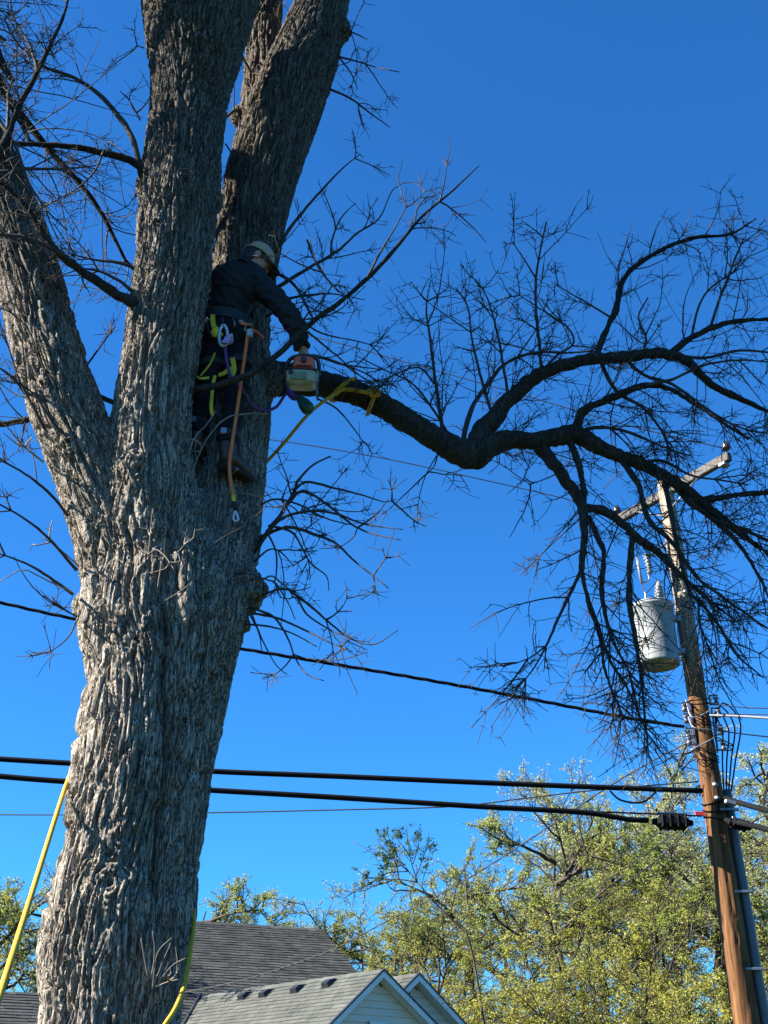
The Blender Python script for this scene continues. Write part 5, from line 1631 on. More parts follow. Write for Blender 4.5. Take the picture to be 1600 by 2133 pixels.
# --- boots
def boot(ank, toe_dir, name):
    d = np.array(toe_dir, float); d /= np.linalg.norm(d)
    up_ = np.array([0, 0, 1.0])
    g = G()
    heel = ank + np.array([0, 0, -0.085])
    g.tube([ank + up_ * 0.07, ank, heel + up_ * 0.03], [0.058, 0.055, 0.052], 14, 6)
    g.ball(heel + d * 0.00 + up_ * 0.005, (0.05, 0.05, 0.05))
    g.tube([heel + up_ * 0.02, heel + d * 0.08 + up_ * 0.012, heel + d * 0.15 - up_ * 0.002, heel + d * 0.20 - up_ * 0.006], [0.05, 0.046, 0.044, 0.036], 14, 10)
    V, Q, N = remesh(g, 0.007, 5)
    b = ob('boot', mesh('boot', V + N * (0.004 * (vnoise(V * 40, 3) - 0.5))[:, None], Q, mat=M['boot'], smooth=True), MAN)
    side = np.cross(d, up_)
    Mx = np.stack([d, side, up_], 1)
    G().box(heel + d * 0.075 - up_ * 0.050, (0.255, 0.085, 0.024), Mx, 0.011).build('sole', M['sole'], b, smooth=False)
    G().box(heel + d * 0.0 - up_ * 0.07, (0.085, 0.09, 0.028), Mx, 0.008).build('heel', M['sole'], b, smooth=False)
    # climbing spur: shank, strap with buckle, stirrup and gaff
    G().box(ank - side * 0.066 + up_ * 0.06, (0.03, 0.008, 0.30), Mx, 0.003).build('spur_shank', M['steel'], MAN, smooth=False)
    G().lathe(ank + up_ * 0.045, (0, 0, 1), [(0, 0.064), (0.0, 0.072), (0.042, 0.074), (0.042, 0.064)], 20).build('spur_strap', M['black_web'], MAN)
    G().box(ank + np.array([-0.02, -0.075, 0.066]), (0.040, 0.012, 0.045), None, 0.006).build('buckle', M['steel'], MAN, smooth=False)
    G().tube([heel - side * 0.055 + d * 0.05, heel + d * 0.05 - up_ * 0.075 - side * 0.02, heel + side * 0.05 + d * 0.05 - up_ * 0.06], 0.009, 6, 8).build('stirrup', M['steel'], MAN)
boot(J['ra'], (0.62, 0.70, -0.1), 'boot')
boot(J['la'], (0.15, 0.95, -0.15), 'boot')
# --- cap: dome with an opening and strap at the back, bill in front
g = G()
nu, nv = 36, 14
cc = HC + hu * 0.028
Vc, idx = [], {}
for i in range(nv):
    th = (i / (nv - 1)) * PI * 0.53
    for j in range(nu):
        ph = 2 * PI * j / nu
        Vc.append(cc + HM @ np.array([0.112 * math.sin(th) * math.cos(ph), 0.092 * math.sin(th) * math.sin(ph), 0.105 * math.cos(th)]))
Qc = []
for i in range(nv - 1):
    for j in range(nu):
        back = min(abs(j - nu / 2), abs(j + 1 - nu / 2))
        if i >= 7 and i < nv - 2 and back < 3.6 - 0.55 * max(0, 9 - i):
            continue
        Qc.append([i * nu + j, (i + 1) * nu + j, (i + 1) * nu + (j + 1) % nu, i * nu + (j + 1) % nu])
o = ob('cap', mesh('cap', np.array(Vc), Qc, mat=M['cap'], smooth=True), MAN)
sm = o.modifiers.new('cloth', 'SOLIDIFY')
sm.thickness = 0.004
sm.offset = 1
g = G()
nb = 14
for k, (e0, dz) in enumerate(((0.098, 0.0), (0.175, -0.012))):
    pass
Vb, Qb = [], []
for i in range(5):
    t = i / 4
    for j in range(nb):
        a_ = (j / (nb - 1) - 0.5) * PI * 0.86
        r0 = np.array([0.108 * math.cos(a_), 0.090 * math.sin(a_), 0.0])
        ext = 0.075 * t * math.cos(a_) ** 0.5 if math.cos(a_) > 0 else 0
        Vb.append(cc + HM @ (r0 + np.array([ext, 0, -0.014 * t - 0.028 * math.sin(a_) ** 2 * (0.5 + t * 0.5) - 0.006])))
for i in range(4):
    for j in range(nb - 1):
        Qb.append([i * nb + j, i * nb + j + 1, (i + 1) * nb + j + 1, (i + 1) * nb + j])
b = ob('bill', mesh('bill', np.array(Vb), Qb, mat=M['dark_cap'], smooth=True), o)
s2 = b.modifiers.new('t', 'SOLIDIFY')
s2.thickness = 0.005
g = G().ball(cc + hu * 0.105, (0.007, 0.007, 0.005), HM, 10, 6)
g.build('button', M['cap'], o)
# --- hair under the cap
g = G()
g.ball(hp(-0.022, 0, 0.018), (0.090, 0.082, 0.088), HM)
g.ball(hp(-0.05, 0, -0.045), (0.052, 0.066, 0.050), HM)
for s_ in (-1, 1):
    g.ball(hp(0.018, s_ * 0.066, 0.015), (0.02, 0.014, 0.032), HM)
V, Q, N = remesh(g, 0.006, 3)
ob('hair', mesh('hair', V + N * (0.012 * (vnoise(V * [70, 70, 25], 2) - 0.5))[:, None], Q, mat=M['hair'], smooth=True), MAN)
# --- harness
bz = w(470, 672)
def ring(c, rx, ry, tilt, r, h, m, name, parent):
    a_ = np.linspace(0, 2 * PI, 33)[:-1]
    Vr = []
    for t in a_:
        for dr, dz in ((0, -h / 2), (r, -h / 2), (r, h / 2), (0, h / 2)):
            Vr.append([c[0] + (rx + dr) * math.cos(t), c[1] + (ry + dr) * math.sin(t), c[2] + dz + tilt * math.cos(t)])
    Qr = [[i * 4 + k, ((i + 1) % 32) * 4 + k, ((i + 1) % 32) * 4 + (k + 1) % 4, i * 4 + (k + 1) % 4] for i in range(32) for k in range(4)]
    return ob(name, mesh(name, np.array(Vr), Qr, mat=m, smooth=False), parent)
HAR = ring(w(469, 676), 0.172, 0.135, -0.02, 0.012, 0.075, M['black_web'], 'harness', MAN)
def strap(pts, wd, m, name, parent, nrm=(0, -1, 0), th=0.006, n=16):
    P = catmull(np.array(pts, float), n)
    T = np.gradient(P, axis=0)
    T /= np.linalg.norm(T, axis=1, keepdims=True)
    nn = np.array(nrm, float)
    s_ = np.cross(T, nn)
    s_ /= np.linalg.norm(s_, axis=1, keepdims=True)
    u_ = np.cross(s_, T)
    Vs = np.stack([P + s_ * wd / 2, P - s_ * wd / 2, P - s_ * wd / 2 - u_ * th, P + s_ * wd / 2 - u_ * th], 1).reshape(-1, 3)
    Qs = [[i * 4 + k, (i + 1) * 4 + k, (i + 1) * 4 + (k + 1) % 4, i * 4 + (k + 1) % 4] for i in range(n - 1) for k in range(4)]
    Qs += [[0, 1, 2, 3], [(n - 1) * 4 + k for k in (3, 2, 1, 0)]]
    return ob(name, mesh(name, Vs, Qs, mat=m), parent)
fy = -0.165
strap([w(443, 655, fy), w(444, 672, fy - 0.01), w(447, 684, fy - 0.015)], 0.030, M['yellow'], 'yellow_strap', HAR)
g = G()
g.ball(w(450, 690, fy - 0.02), (0.034, 0.02, 0.035), np.array(Matrix.Rotation(0.5, 3, 'Y')))
g.ball(w(453, 697, fy - 0.02), (0.036, 0.018, 0.022))
V, Q, N = remesh(g, 0.006, 3)
ob('pouch', mesh('pouch', V + N * (0.010 * (vnoise(V * 60, 2) - 0.5))[:, None], Q, mat=M['yellow'], smooth=True), HAR)
G().tube([w(434, 668, fy + 0.03), w(432, 680, fy), w(438, 694, fy - 0.01), w(450, 704, fy - 0.02), w(458, 695, fy - 0.02)], 0.008, 8, 16).build('gear_loop', M['black_web'], HAR)
G().ball(w(430, 670, fy + 0.05), (0.03, 0.025, 0.025)).build('buckle', M['saw_grey'], HAR)
# leg loops
for hip, kn, t in (('rhip', 'rk', 0.5), ('lhip', 'lk', 0.58)):
    c = J[hip] + (J[kn] - J[hip]) * t
    ring(c, 0.098, 0.098, 0.03, 0.008, 0.045, M['black_web'], 'leg_loop', HAR)
ty = -0.11
strap([w(484, 745, ty - 0.02), w(487, 760, ty - 0.02), w(487, 773, ty - 0.02), w(480, 786, ty - 0.02)], 0.030, M['yellow'], 'yellow_strap', HAR)
strap([w(455, 781, ty), w(468, 776, ty - 0.015), w(480, 768, ty - 0.02), w(490, 771, ty - 0.02)], 0.028, M['yellow'], 'yellow_strap', HAR)
strap([w(410, 784, ty - 0.05), w(420, 788, ty - 0.06), w(436, 786, ty - 0.05)], 0.016, M['yellow'], 'yellow_strap', HAR)
strap([w(448, 782, ty - 0.02), w(444, 800, ty - 0.04), w(441, 830, ty - 0.05), w(440, 850, ty - 0.05), w(443, 866, ty - 0.04)], 0.020, M['yellow'], 'yellow_strap', HAR)
strap([w(448, 735, ty - 0.02), w(436, 760, ty - 0.03), w(418, 782, ty - 0.04)], 0.010, M['yellow'], 'yellow_strap', HAR)
# carabiner on the back of the belt
fc = -0.20
cr = [(463, 679), (458, 690), (457, 708), (461, 719), (468, 720), (474, 712), (474, 695), (471, 682), (466, 677), (463, 679)]
G().tube([w(x, y, fc) for x, y in cr], 0.0105, 8, 40).build('carabiner', M['alloy'], HAR)
G().tube([w(463, 660, fc + 0.04), w(464, 670, fc), w(466, 679, fc)], 0.009, 8, 8).build('gear_loop', M['black_web'], HAR)
G().tube([w(486, 665, fc + 0.04), w(489, 674, fc + 0.02), w(487, 682, fc + 0.04)], 0.007, 8, 8).build('gear_loop', M['steel'], HAR)
cr = [(499, 668), (496, 678), (501, 688), (508, 690), (511, 682), (506, 670), (499, 668)]
G().tube([w(x, y, fc + 0.08) for x, y in cr], 0.006, 8, 24).build('carabiner', M['saw_grey'], HAR)
strap([w(500, 672, fc + 0.05), w(512, 674, fc + 0.05), w(526, 676, fc + 0.1)], 0.022, M['orange_web'], 'orange_strap', HAR)

# --- orange lanyard hanging behind his leg
LN = thing('lanyard', tuple(w(518, 690, -0.16)), 'orange lanyard hanging from the belt down past the boots, steel loop at its end', 'lanyard')
lp = [w(548, 704, 0.02), w(532, 690, -0.10), w(518, 690, -0.16), w(513, 720, -0.17), w(503, 790, -0.16), w(493, 860, -0.16), w(484, 920, -0.22), w(478, 965, -0.19), w(480, 1000, -0.20), w(486, 1032, -0.20)]
G().tube(lp, 0.0108, 9, 60).build('rope', M['orange_web'], LN)
G().tube([w(486, 1032, -0.20), w(488, 1048, -0.20)], 0.012, 9).build('sleeve', M['yellow'], LN)
G().tube([w(488, 1046, -0.20), w(490, 1064, -0.20)], [0.014, 0.012], 9).build('sleeve', M['black_web'], LN)
cr = [(490, 1063), (487, 1074), (487, 1082), (491, 1086), (496, 1082), (494, 1073), (490, 1063)]
G().tube([w(x, y, -0.20) for x, y in cr], 0.007, 8, 30).build('steel_loop', M['alloy'], LN)
G().box(w(520, 694, -0.18), (0.04, 0.03, 0.06), None, 0.008).build('adjuster', M['saw_grey'], LN, smooth=False)
# --- blue climbing rope: belt, round the stem, up under the limb
CR = thing('climbing_rope', tuple(w(470, 712, -0.2)), 'blue and purple climbing rope from the carabiner on the belt round the stem', 'rope')
cp_ = [w(468, 712, fc), w(470, 735, -0.19), w(474, 760, -0.18), w(482, 785, -0.16), w(500, 805, -0.12), w(514, 830, -0.02), w(530, 848, 0.12), w(552, 855, 0.24), w(575, 848, 0.30), w(590, 828, 0.30), w(604, 805, 0.24), w(612, 795, 0.22)]
G().tube(cp_, 0.0105, 9, 70).build('rope', M['blue_rope'], CR)
g = G()
for k in range(4):
    a_ = np.linspace(0, 2 * PI, 14)
    c = w(470 + k * 2.2, 712 - k * 1.6, fc - 0.012)
    g.tube([c + np.array([0.022 * math.cos(t), 0.018 * math.sin(t), 0.016 * math.sin(t + k)]) for t in a_], 0.0095, 7)
g.tube([w(474, 708, fc - 0.02), w(480, 700, fc - 0.03), w(484, 697, fc - 0.03)], 0.0105, 8, 8)
g.build('knot', M['bright_knot'], CR)
# --- dark green fitting on a blue sling under the limb
SL = thing('sling_fitting', tuple(w(635, 848, 0.15)), 'dark green teardrop shaped fitting on a blue sling under the limb', 'rigging')
cz_ = w(620, 830, 0.16)
G().lathe(w(622, 826, 0.15), w(648, 860, 0.15) - w(622, 826, 0.15), [(0, 0.0), (0.0, 0.018), (0.03, 0.030), (0.07, 0.042), (0.11, 0.046), (0.135, 0.036), (0.15, 0.018), (0.153, 0.0)], 16).build('fitting', M['green'], SL)
G().tube([w(600, 800, 0.30), w(606, 822, 0.18), w(614, 828, 0.14), w(623, 828, 0.15)], [0.02, 0.022, 0.022, 0.018], 9, 12).build('sling', M['blue_rope'], SL)

# ================================================================== chainsaw
sc_ = w(629, 782, -0.14)
SAW = thing('chainsaw', tuple(sc_), 'orange and off white chainsaw held against the cut limb', 'chainsaw')
SR = np.array(Matrix.Rotation(0.06, 3, 'Y')) @ np.array(Matrix.Rotation(0.20, 3, 'X'))
SS = 0.86
def sp(x, y, z):
    return sc_ + SR @ (np.array([x, y, z]) * SS)
def moulded(shapes, name, m, vox=0.006, it=5):
    g = G()
    for c_, sz, bv, tp in shapes:
        g.box(sp(*c_), np.array(sz) * SS, SR, bv * SS, taper=tp)
    V, Q, N = remesh(g, vox, it)
    return ob(name, mesh(name, V, Q, mat=m, smooth=True), SAW)
moulded([((0, 0, -0.035), (0.225, 0.20, 0.12), 0.022, (0.90, 0.92)), ((-0.02, -0.01, -0.075), (0.17, 0.17, 0.06), 0.02, (0.9, 0.9)), ((0.07, 0.03, 0.0), (0.10, 0.16, 0.10), 0.02, (1, 1))], 'fuel_tank', M['saw_white'])
G().box(sp(0.0, 0.0, 0.010), (0.1978, 0.1763, 0.0086), SR, 0.004).build('seam', M['saw_black'], SAW, smooth=False)
G().box(sp(-0.015, -0.1035, -0.045), (0.0989, 0.0052, 0.0473), SR, 0.002).build('label_plate', M['saw_label'], SAW, smooth=False)
moulded([((0.012, 0.01, 0.080), (0.150, 0.16, 0.105), 0.018, (1.06, 1.0)), ((0.012, 0.03, 0.13), (0.11, 0.11, 0.03), 0.012, (1.1, 1.1))], 'engine_cover', M['saw_orange'])
G().lathe(sp(0.010, -0.070, 0.092), SR @ np.array([0, -1, 0]), [(0, 0.020), (0.010, 0.020), (0.014, 0.015), (0.014, 0.0)], 16).build('cover_knob', M['saw_black'], SAW)
for z_ in (0.040, 0.050):
    G().box(sp(0.012, -0.073, z_), (0.0946, 0.0052, 0.0034), SR, 0.001).build('cover_slot', M['saw_black'], SAW, smooth=False)
for z_ in (-0.03, -0.005, 0.02, 0.045):
    G().box(sp(0.117, 0.03, z_ - 0.02), (0.0069, 0.086, 0.0086), SR, 0.003).build('cooling_fin', M['saw_black'], SAW, smooth=False)
G().tube([sp(-0.105, 0.02, -0.05), sp(-0.125, 0.0, 0.03), sp(-0.10, 0.0, 0.115), sp(-0.05, 0.005, 0.150), sp(0.02, 0.008, 0.158), sp(0.085, 0.01, 0.150), sp(0.115, 0.02, 0.10), sp(0.115, 0.04, 0.0)], 0.0135, 10, 40).build('front_handle', M['saw_black'], SAW)
G().tube([sp(0.03, 0.07, 0.13), sp(0.03, 0.10, 0.165), sp(0.02, 0.12, 0.185)], 0.014, 8, 8).build('hand_guard', M['saw_black'], SAW)
G().tube([sp(-0.02, -0.08, -0.07), sp(-0.02, -0.16, -0.06), sp(-0.02, -0.20, -0.02), sp(-0.02, -0.15, 0.03), sp(-0.02, -0.07, 0.04)], 0.0005, 6, 8)
G().lathe(sp(-0.07, -0.098, -0.02), SR @ np.array([0, -1, 0]), [(0, 0.016), (0.012, 0.016), (0.012, 0.0)], 12).build('filler_cap', M['saw_black'], SAW)
# guide bar and chain point away from the viewer, into the limb
g = G()
nb = 24
out_ = []
for i in range(nb):
    a_ = 2 * PI * i / nb
    out_.append((0.19 + 0.16 * np.sign(math.cos(a_)) + 0.032 * math.cos(a_), 0.032 * math.sin(a_)))
for xx in (0.088, 0.093):
    pass
ctr = [sp(0.09, 0.19, 0.0)]
Vb = [sp(0.088, y_, z_) for y_, z_ in out_] + [sp(0.093, y_, z_) for y_, z_ in out_] + [sp(0.088, 0.19, 0), sp(0.093, 0.19, 0)]
Tb = [[2 * nb, (i + 1) % nb, i] for i in range(nb)] + [[2 * nb + 1, nb + i, nb + (i + 1) % nb] for i in range(nb)]
Qb = [[i, (i + 1) % nb, nb + (i + 1) % nb, nb + i] for i in range(nb)]
g.add(Vb, Qb, Tb)
g.build('guide_bar', M['steel'], SAW, smooth=False)
G().tube([sp(0.0905, 0.19 + (y_ - 0.19) * 1.02, z_ * 1.12) for y_, z_ in out_ + out_[:1]], 0.006, 6, 60, cap=False).build('chain', M['saw_black'], SAW)

# ================================================================== yellow rigging rope
def ropeobj(name, label, pts, r, n, m=M['yellow_rope']):
    o = G().tube(pts, r, 10, n).build(name, m)
    return tag(o, label, 'rope')
RG = thing('rigging_rope', tuple(at(700, 812, 6.4)), 'yellow rope knotted round the cut limb and running down behind the trunk', 'rope')
def limb_ring(px, tiltx, r_extra=0.014, turns=1.0, ph=0.0):
    q = np.array([[float(c) for c in p.split(',')] for p in LIMB_S.split()])
    py = np.interp(px, q[:, 0], q[:, 1])
    c = at(px, py, limbY(px))
    i = int(np.argmin(((LIMB[:, :3] - c) ** 2).sum(1)))
    r_ = np.interp(px, q[:, 0], LIMB[:, 3]) + r_extra
    T = LIMB[min(i + 1, len(LIMB) - 1), :3] - LIMB[max(i - 1, 0), :3]
    T /= np.linalg.norm(T)
    n1 = np.cross(T, [0, 1, 0]); n1 /= np.linalg.norm(n1)
    n2 = np.cross(T, n1)
    a_ = np.linspace(ph, ph + 2 * PI * turns, int(26 * turns))
    return [c + n1 * r_ * math.cos(t) + n2 * r_ * math.sin(t) + T * tiltx * math.cos(t) for t in a_], c, r_, T, n1, n2
rr_ = 0.0115
R1, c1, ra_, T1, n1, n2 = limb_ring(716, 0.06, 0.012)
G().tube(R1, 0.0145, 9, 60, cap=False).build('wrap', M['yellow_rope'], RG)
R2, c2_, ra2, T2, m1, m2 = limb_ring(776, -0.015, 0.012)
G().tube(R2, 0.0145, 9, 60, cap=False).build('wrap', M['yellow_rope'], RG)
def lf(px, py, d=0.12):
    return at(px, py, limbY(px) - d)
G().tube([lf(698, 822), lf(712, 812, 0.125), lf(735, 812, 0.13), lf(760, 817, 0.13), lf(778, 820, 0.13)], 0.014, 9, 24).build('turn', M['yellow_rope'], RG)
g = G()
rgk = np.random.default_rng(8)
kc = lf(778, 818, 0.125)
for k in range(3):
    a_ = np.linspace(0, 2 * PI, 20)
    ax1 = rgk.normal(0, 1, 3); ax1 /= np.linalg.norm(ax1)
    ax2 = np.cross(ax1, rgk.normal(0, 1, 3)); ax2 /= np.linalg.norm(ax2)
    g.tube([kc + np.array([k * 0.012 - 0.01, 0, 0]) + 0.026 * (ax1 * math.cos(t) + ax2 * math.sin(t)) for t in a_], 0.014, 8, cap=False)
g.tube([kc, kc + [0.03, -0.01, 0.0], kc + [0.055, 0, 0.015]], rr_, 8, 8)
g.build('knot', M['yellow_rope'], RG)
G().tube([lf(698, 820, 0.12), at(672, 838, 6.42), at(640, 865, 6.45), at(590, 925, 6.55), at(550, 968, 6.66), at(490, 1030, 6.72), at(400, 1150, 6.60), at(300, 1330, 6.45), at(215, 1490, 6.35), at(160, 1585, 6.15), at(143, 1622, 5.95), at(120, 1690, 5.6), at(70, 1850, 4.8), at(10, 2040, 4.0), at(-60, 2260, 3.3)], rr_, 10, 120).build('line', M['yellow_rope'], RG)
gp = at(-60, 2260, 3.3)
ropeobj('tail_rope', 'yellow rope hugging the right edge of the trunk near the bottom', [at(404, 1880, 6.05), at(403, 1930, 5.98), at(396, 1985, 5.86), at(385, 2050, 5.72), at(366, 2100, 5.62), at(343, 2136, 5.56), at(300, 2200, 5.5)], 0.0115, 50)

# ================================================================== trees behind the houses
def leaf_mat(name, c1, c2, c3):
    return mat(name, c1, c2, 0.6, (0.9, 0.9, 0.9), 4, trans=0.5, island=0.22, c3=c3, c3_scale=0.35, c3_lo=0.45, c3_hi=0.65, spec=0.3)
M['leaf_pale'] = leaf_mat('leaf_pale', (0.38, 0.41, 0.18), (0.45, 0.47, 0.25), (0.36, 0.38, 0.14))
M['leaf_olive'] = leaf_mat('leaf_olive', (0.25, 0.30, 0.07), (0.34, 0.37, 0.10), (0.32, 0.31, 0.06))
M['leaf_yellow'] = leaf_mat('leaf_yellow', (0.34, 0.33, 0.05), (0.41, 0.40, 0.08), (0.24, 0.29, 0.06))
M['leaf_green'] = leaf_mat('leaf_green', (0.03, 0.08, 0.02), (0.055, 0.115, 0.025), (0.045, 0.10, 0.03))
M['far_bark'] = mat('far_bark', (0.04, 0.033, 0.027), (0.085, 0.073, 0.06), 0.95, (5, 5, 2), 5, spec=0.1)
def leaves(P, n, size, rg):
    """n leaf-clump faces scattered near the outer part of each polyline"""
    N = len(P)
    t = 1 - 0.65 * rg.uniform(0, 1, (N, n)) ** 1.5
    b, T = lerpP(P, t)
    b = b.reshape(-1, 3) + rg.normal(0, size * 0.7, (N * n, 3))
    d = rg.normal(0, 1, (N * n, 3))
    d[:, 2] -= 0.2
    d /= np.linalg.norm(d, axis=1, keepdims=True)
    s = np.cross(d, rg.normal(0, 1, d.shape))
    s /= np.linalg.norm(s, axis=1, keepdims=True)
    L = size * rg.uniform(0.5, 1.3, (len(b), 1))
    w_ = L * rg.uniform(0.3, 0.55, (len(b), 1))
    V = np.stack([b, b + d * L * 0.5 + s * w_, b + d * L, b + d * L * 0.45 - s * w_], 1)
    i = np.arange(len(b))[:, None] * 4
    return V.reshape(-1, 3), i + np.arange(4)
def tree_meshes(seed, H, Wd, kind, leafmat, nleaf, lsize, lo=0.25):
    rg = np.random.default_rng(seed)
    K = 9
    z = np.linspace(0, 0.72 * H, K)
    wob = np.cumsum(rg.normal(0, 0.018 * H, (K, 2)), 0) * np.linspace(0, 1, K)[:, None]
    tr = np.c_[wob, z][None]
    r0 = 0.016 * H
    TRr = np.linspace(r0, r0 * 0.09, K)[None]
    sp_ = Wd / H
    g = G()
    g.add(*tubes(tr, TRr, 9))
    L1 = (0.42 * H * max(sp_, 0.45), 0.70 * H * max(sp_, 0.45))
    A, AR = grow(tr, TRr, kind['n1'], rg, lo, 1.0, L1, kind['a1'], (0, 0, kind['up']), 8, 0.16, (r0 * 0.30, r0 * 0.09), 0.42, False)
    B, BR = grow(A, AR, 7, rg, 0.2, 1.0, (0.30, 0.6), (25, 65), (0, 0, 0.07), 6, 0.17, (r0 * 0.16, r0 * 0.05), 0.35, False, prop=True)
    C, CR = grow(B, BR, 6, rg, 0.15, 1.0, (0.30, 0.62), (25, 65), (0, 0, 0.06), 5, 0.17, (r0 * 0.07, r0 * 0.03), 0.3, False, prop=True)
    D, DR = grow(C, CR, 5, rg, 0.2, 1.0, (0.35, 0.7), (25, 65), (0, 0, 0.05), 3, 0.15, (r0 * 0.04, r0 * 0.02), 0.2, False, prop=True)
    for X, XR, S in ((A, AR, 6), (B, BR, 4), (C, CR, 3), (D, DR, 3)):
        g.add(*tubes(X, np.maximum(XR, 0.006), S))
    V, Q, T = g.arrays()
    kz = H / V[:, 2].max()
    V = V * kz
    tm = mesh('trunk', V, Q, T, M['far_bark'], True)
    lv = G()
    lv.add(*leaves(D, nleaf, lsize, rg))
    lv.add(*leaves(C, nleaf, lsize, rg))
    V, Q, T = lv.arrays()
    V = V * kz
    return tm, mesh('crown', V, Q, T, leafmat, False)
KIND = {'oak': dict(n1=11, a1=(40, 80), up=0.05), 'tall': dict(n1=11, a1=(22, 50), up=0.10), 'bush': dict(n1=12, a1=(30, 75), up=0.06)}
BANK = {}
def bank(key, seed, H, Wd, kind, lm, nleaf, ls, lo):
    if key not in BANK:
        BANK[key] = tree_meshes(seed, H, Wd, KIND[kind], M[lm], nleaf, ls, lo)
    return BANK[key]
def plant(key, px, top, Y, base_H, rot, name, label, group, sxy=1.0):
    tm, lm = BANK[key]
    p = at(px, top, Y)
    k = p[2] / base_H * 1.07
    o = thing(name, (p[0], Y, -0.05), label, 'tree', group)
    o.rotation_euler = (0, 0, rot)
    o.scale = (k * sxy, k * sxy, k)
    ob('trunk', tm, o, local=True)
    ob('crown', lm, o, local=True)
    return o
bank('pale', 21, 16, 11, 'oak', 'leaf_pale', 9, 0.058, 0.22)
bank('pale2', 22, 16, 10, 'tall', 'leaf_pale', 9, 0.058, 0.2)
bank('olive', 23, 13, 9, 'oak', 'leaf_olive', 8, 0.058, 0.2)
bank('yellow', 24, 11, 8, 'bush', 'leaf_yellow', 9, 0.052, 0.12)
bank('bush', 25, 6, 7, 'bush', 'leaf_yellow', 9, 0.045, 0.05)
BH = dict(pale=16, pale2=16, olive=13, yellow=11, bush=6)
GT = 'budding trees behind the houses'
TREES = [
 ('pale', 1330, 1545, 46, 0.3, 'pale green budding tree directly left of the utility pole', 1.15),
 ('pale2', 1565, 1490, 50, 1.6, 'tallest pale green tree at the right edge behind the pole', 1.2),
 ('pale', 1440, 1640, 56, 2.7, 'pale tree partly hidden behind the pole, between the two tallest', 1.1),
 ('pale2', 1230, 1590, 60, 4.0, 'slender pale tree top rising above the lower black cable', 0.85),
 ('olive', 1100, 1712, 42, 0.8, 'olive green tree below the cables, right of the pinnate leaved sapling', 1.2),
 ('olive', 1000, 1780, 47, 3.1, 'olive tree behind the base of the leaning sapling', 1.0),
 ('yellow', 1150, 1830, 38, 2.0, 'yellow green tree in front of the olive trees, centre right', 1.2),
 ('yellow', 920, 1895, 36, 5.0, 'yellow green tree just right of the second gable', 1.1),
 ('yellow', 1330, 1860, 37, 1.1, 'yellow green tree low in front of the pale tree by the pole', 1.3),
 ('olive', 1500, 1740, 40, 4.4, 'dark limbed tree close behind the pole at lower right', 1.3),
 ('yellow', 1620, 1850, 36, 3.0, 'yellow green tree cut off by the lower right edge', 1.2),
 ('olive', 810, 1900, 52, 1.9, 'distant olive tree between the dark roof and the sapling', 1.1),
 ('yellow', 720, 1905, 56, 0.2, 'distant yellow green tree above the right end of the dark roof', 1.1),
 ('olive', 415, 1845, 50, 2.4, 'budding oak showing above the dark roof beside the trunk', 1.3),
 ('pale', 540, 1885, 55, 1.0, 'thin distant tree above the middle of the dark roof', 1.3),
 ('pale2', 640, 1915, 62, 3.3, 'faintest distant tree above the dark roof, near its right end', 1.3),
 ('olive', 25, 1815, 34, 5.4, 'dark limbed green tree at the far left behind the yellow rope', 1.3),
 ('olive', 105, 1850, 44, 0.6, 'green tree at the left edge of the trunk', 1.0),
 ('olive', -70, 1850, 42, 2.2, 'green tree cut off by the left edge of the picture', 1.2),
 ('bush', 1010, 1985, 33, 0.4, 'yellow green thicket right of the gables', 1.2),
 ('bush', 1180, 1990, 33, 2.0, 'yellow green thicket in the lower middle of the wood', 1.3),
 ('bush', 1360, 1975, 33, 3.7, 'yellow green thicket left of the foot of the pole', 1.3),
 ('bush', 1540, 1960, 34, 5.0, 'yellow green thicket behind the foot of the pole', 1.3),
 ('bush', 850, 2000, 38, 1.3, 'low thicket behind the two gables', 1.2),
 ('pale', 1180, 1720, 64, 5.2, 'far pale tree in the gap between the olive tree and the pale tree', 1.1),
 ('olive', 1280, 1760, 66, 0.9, 'far olive tree deep in the middle of the wood', 1.3),
 ('olive', 1420, 1800, 66, 2.9, 'far olive tree deep in the wood left of the pole', 1.3),
 ('olive', 1080, 1860, 66, 4.2, 'far olive tree deep in the wood behind the yellow green trees', 1.4),
 ('olive', 1560, 1760, 66, 1.4, 'far olive tree deep in the wood at the right edge', 1.3),
 ('olive', 900, 1930, 66, 3.5, 'far olive tree low behind the gables', 1.4),
]
for k, (key, px, top, Y, rot, label, sxy) in enumerate(TREES):
    plant(key, px, top, Y, BH[key], rot, 'shrub' if key == 'bush' else 'budding_tree', label, GT, sxy)

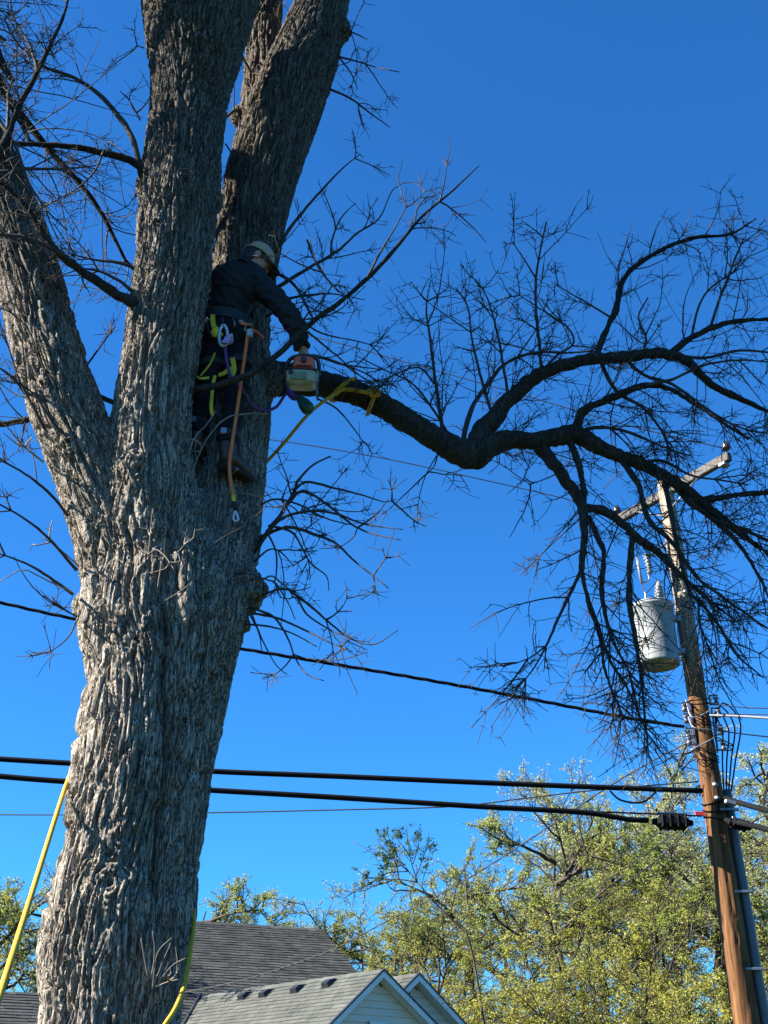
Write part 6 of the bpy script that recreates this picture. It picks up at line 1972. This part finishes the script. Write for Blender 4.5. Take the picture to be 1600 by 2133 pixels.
# ---- the leaning sapling with fresh pinnate leaves
SY = 33.0
S0 = at(1010, 2100, SY)
SAP = thing('sapling', (S0[0] + 0.4, SY, 0), 'slim leaning sapling with fresh green pinnate leaves against the sky', 'tree')
rs_ = np.random.default_rng(77)
st = [np.array([S0[0] + 0.4, SY, 0])] + [at(x, y, SY) for x, y in ((985, 1990), (945, 1920), (905, 1880), (870, 1838))]
A = catmull(np.array(st), 24)
G().tube(A, np.linspace(0.05, 0.022, 24), 8).build('trunk', M['far_bark'], SAP)
g, lf_ = G(), G()
for s in ('870,1838 840,1800 815,1760 805,1722', '870,1838 855,1790 850,1750 846,1722', '865,1830 880,1790 892,1755 893,1735', '850,1815 820,1790 785,1780 735,1752', '850,1815 810,1818 775,1830 742,1812', '870,1838 830,1832 780,1835 742,1852', '840,1800 800,1770 785,1745', '905,1880 880,1850 890,1800 898,1765', '852,1780 830,1750 828,1730', '860,1800 872,1760 868,1735', '820,1770 800,1745 790,1728', '845,1800 820,1805 775,1800'):
    B = trace(s, (2.6, 1.2), (SY, SY + rs_.uniform(-0.8, 0.8)), 14)
    g.tube(B[:, :3], np.maximum(B[:, 3], 0.008), 5)
    X, XR = grow(B[None, 3:, :3], None, 11, rs_, 0.1, 1.0, (0.15, 0.38), (40, 85), (0, 0, 0.05), 4, 0.12, (0.008, 0.005), 0.2, True)
    g.add(*tubes(X, XR, 3))
    # leaflets in two rows along every leaf stalk
    for t in np.linspace(0.25, 1, 5):
        b, T = lerpP(X, np.full((len(X), 1), t))
        b, T = b[:, 0], T[:, 0]
        for sg in (-1, 1):
            sd_ = np.cross(T, rs_.normal(0, 1, T.shape)); sd_ /= np.linalg.norm(sd_, axis=1, keepdims=True)
            d = sd_ * sg + T * 0.3
            s2 = np.cross(d, T) * 0.5 + rs_.normal(0, 0.2, T.shape)
            L_ = rs_.uniform(0.06, 0.11, (len(b), 1))
            V = np.stack([b, b + d * L_ * 0.5 + s2 * L_ * 0.4, b + d * L_, b + d * L_ * 0.5 - s2 * L_ * 0.4], 1)
            lf_.add(V.reshape(-1, 3), np.arange(len(b))[:, None] * 4 + np.arange(4))
g.build('branches', M['far_bark'], SAP)
lf_.build('leaves', M['leaf_green'], SAP, smooth=False, kind='stuff')
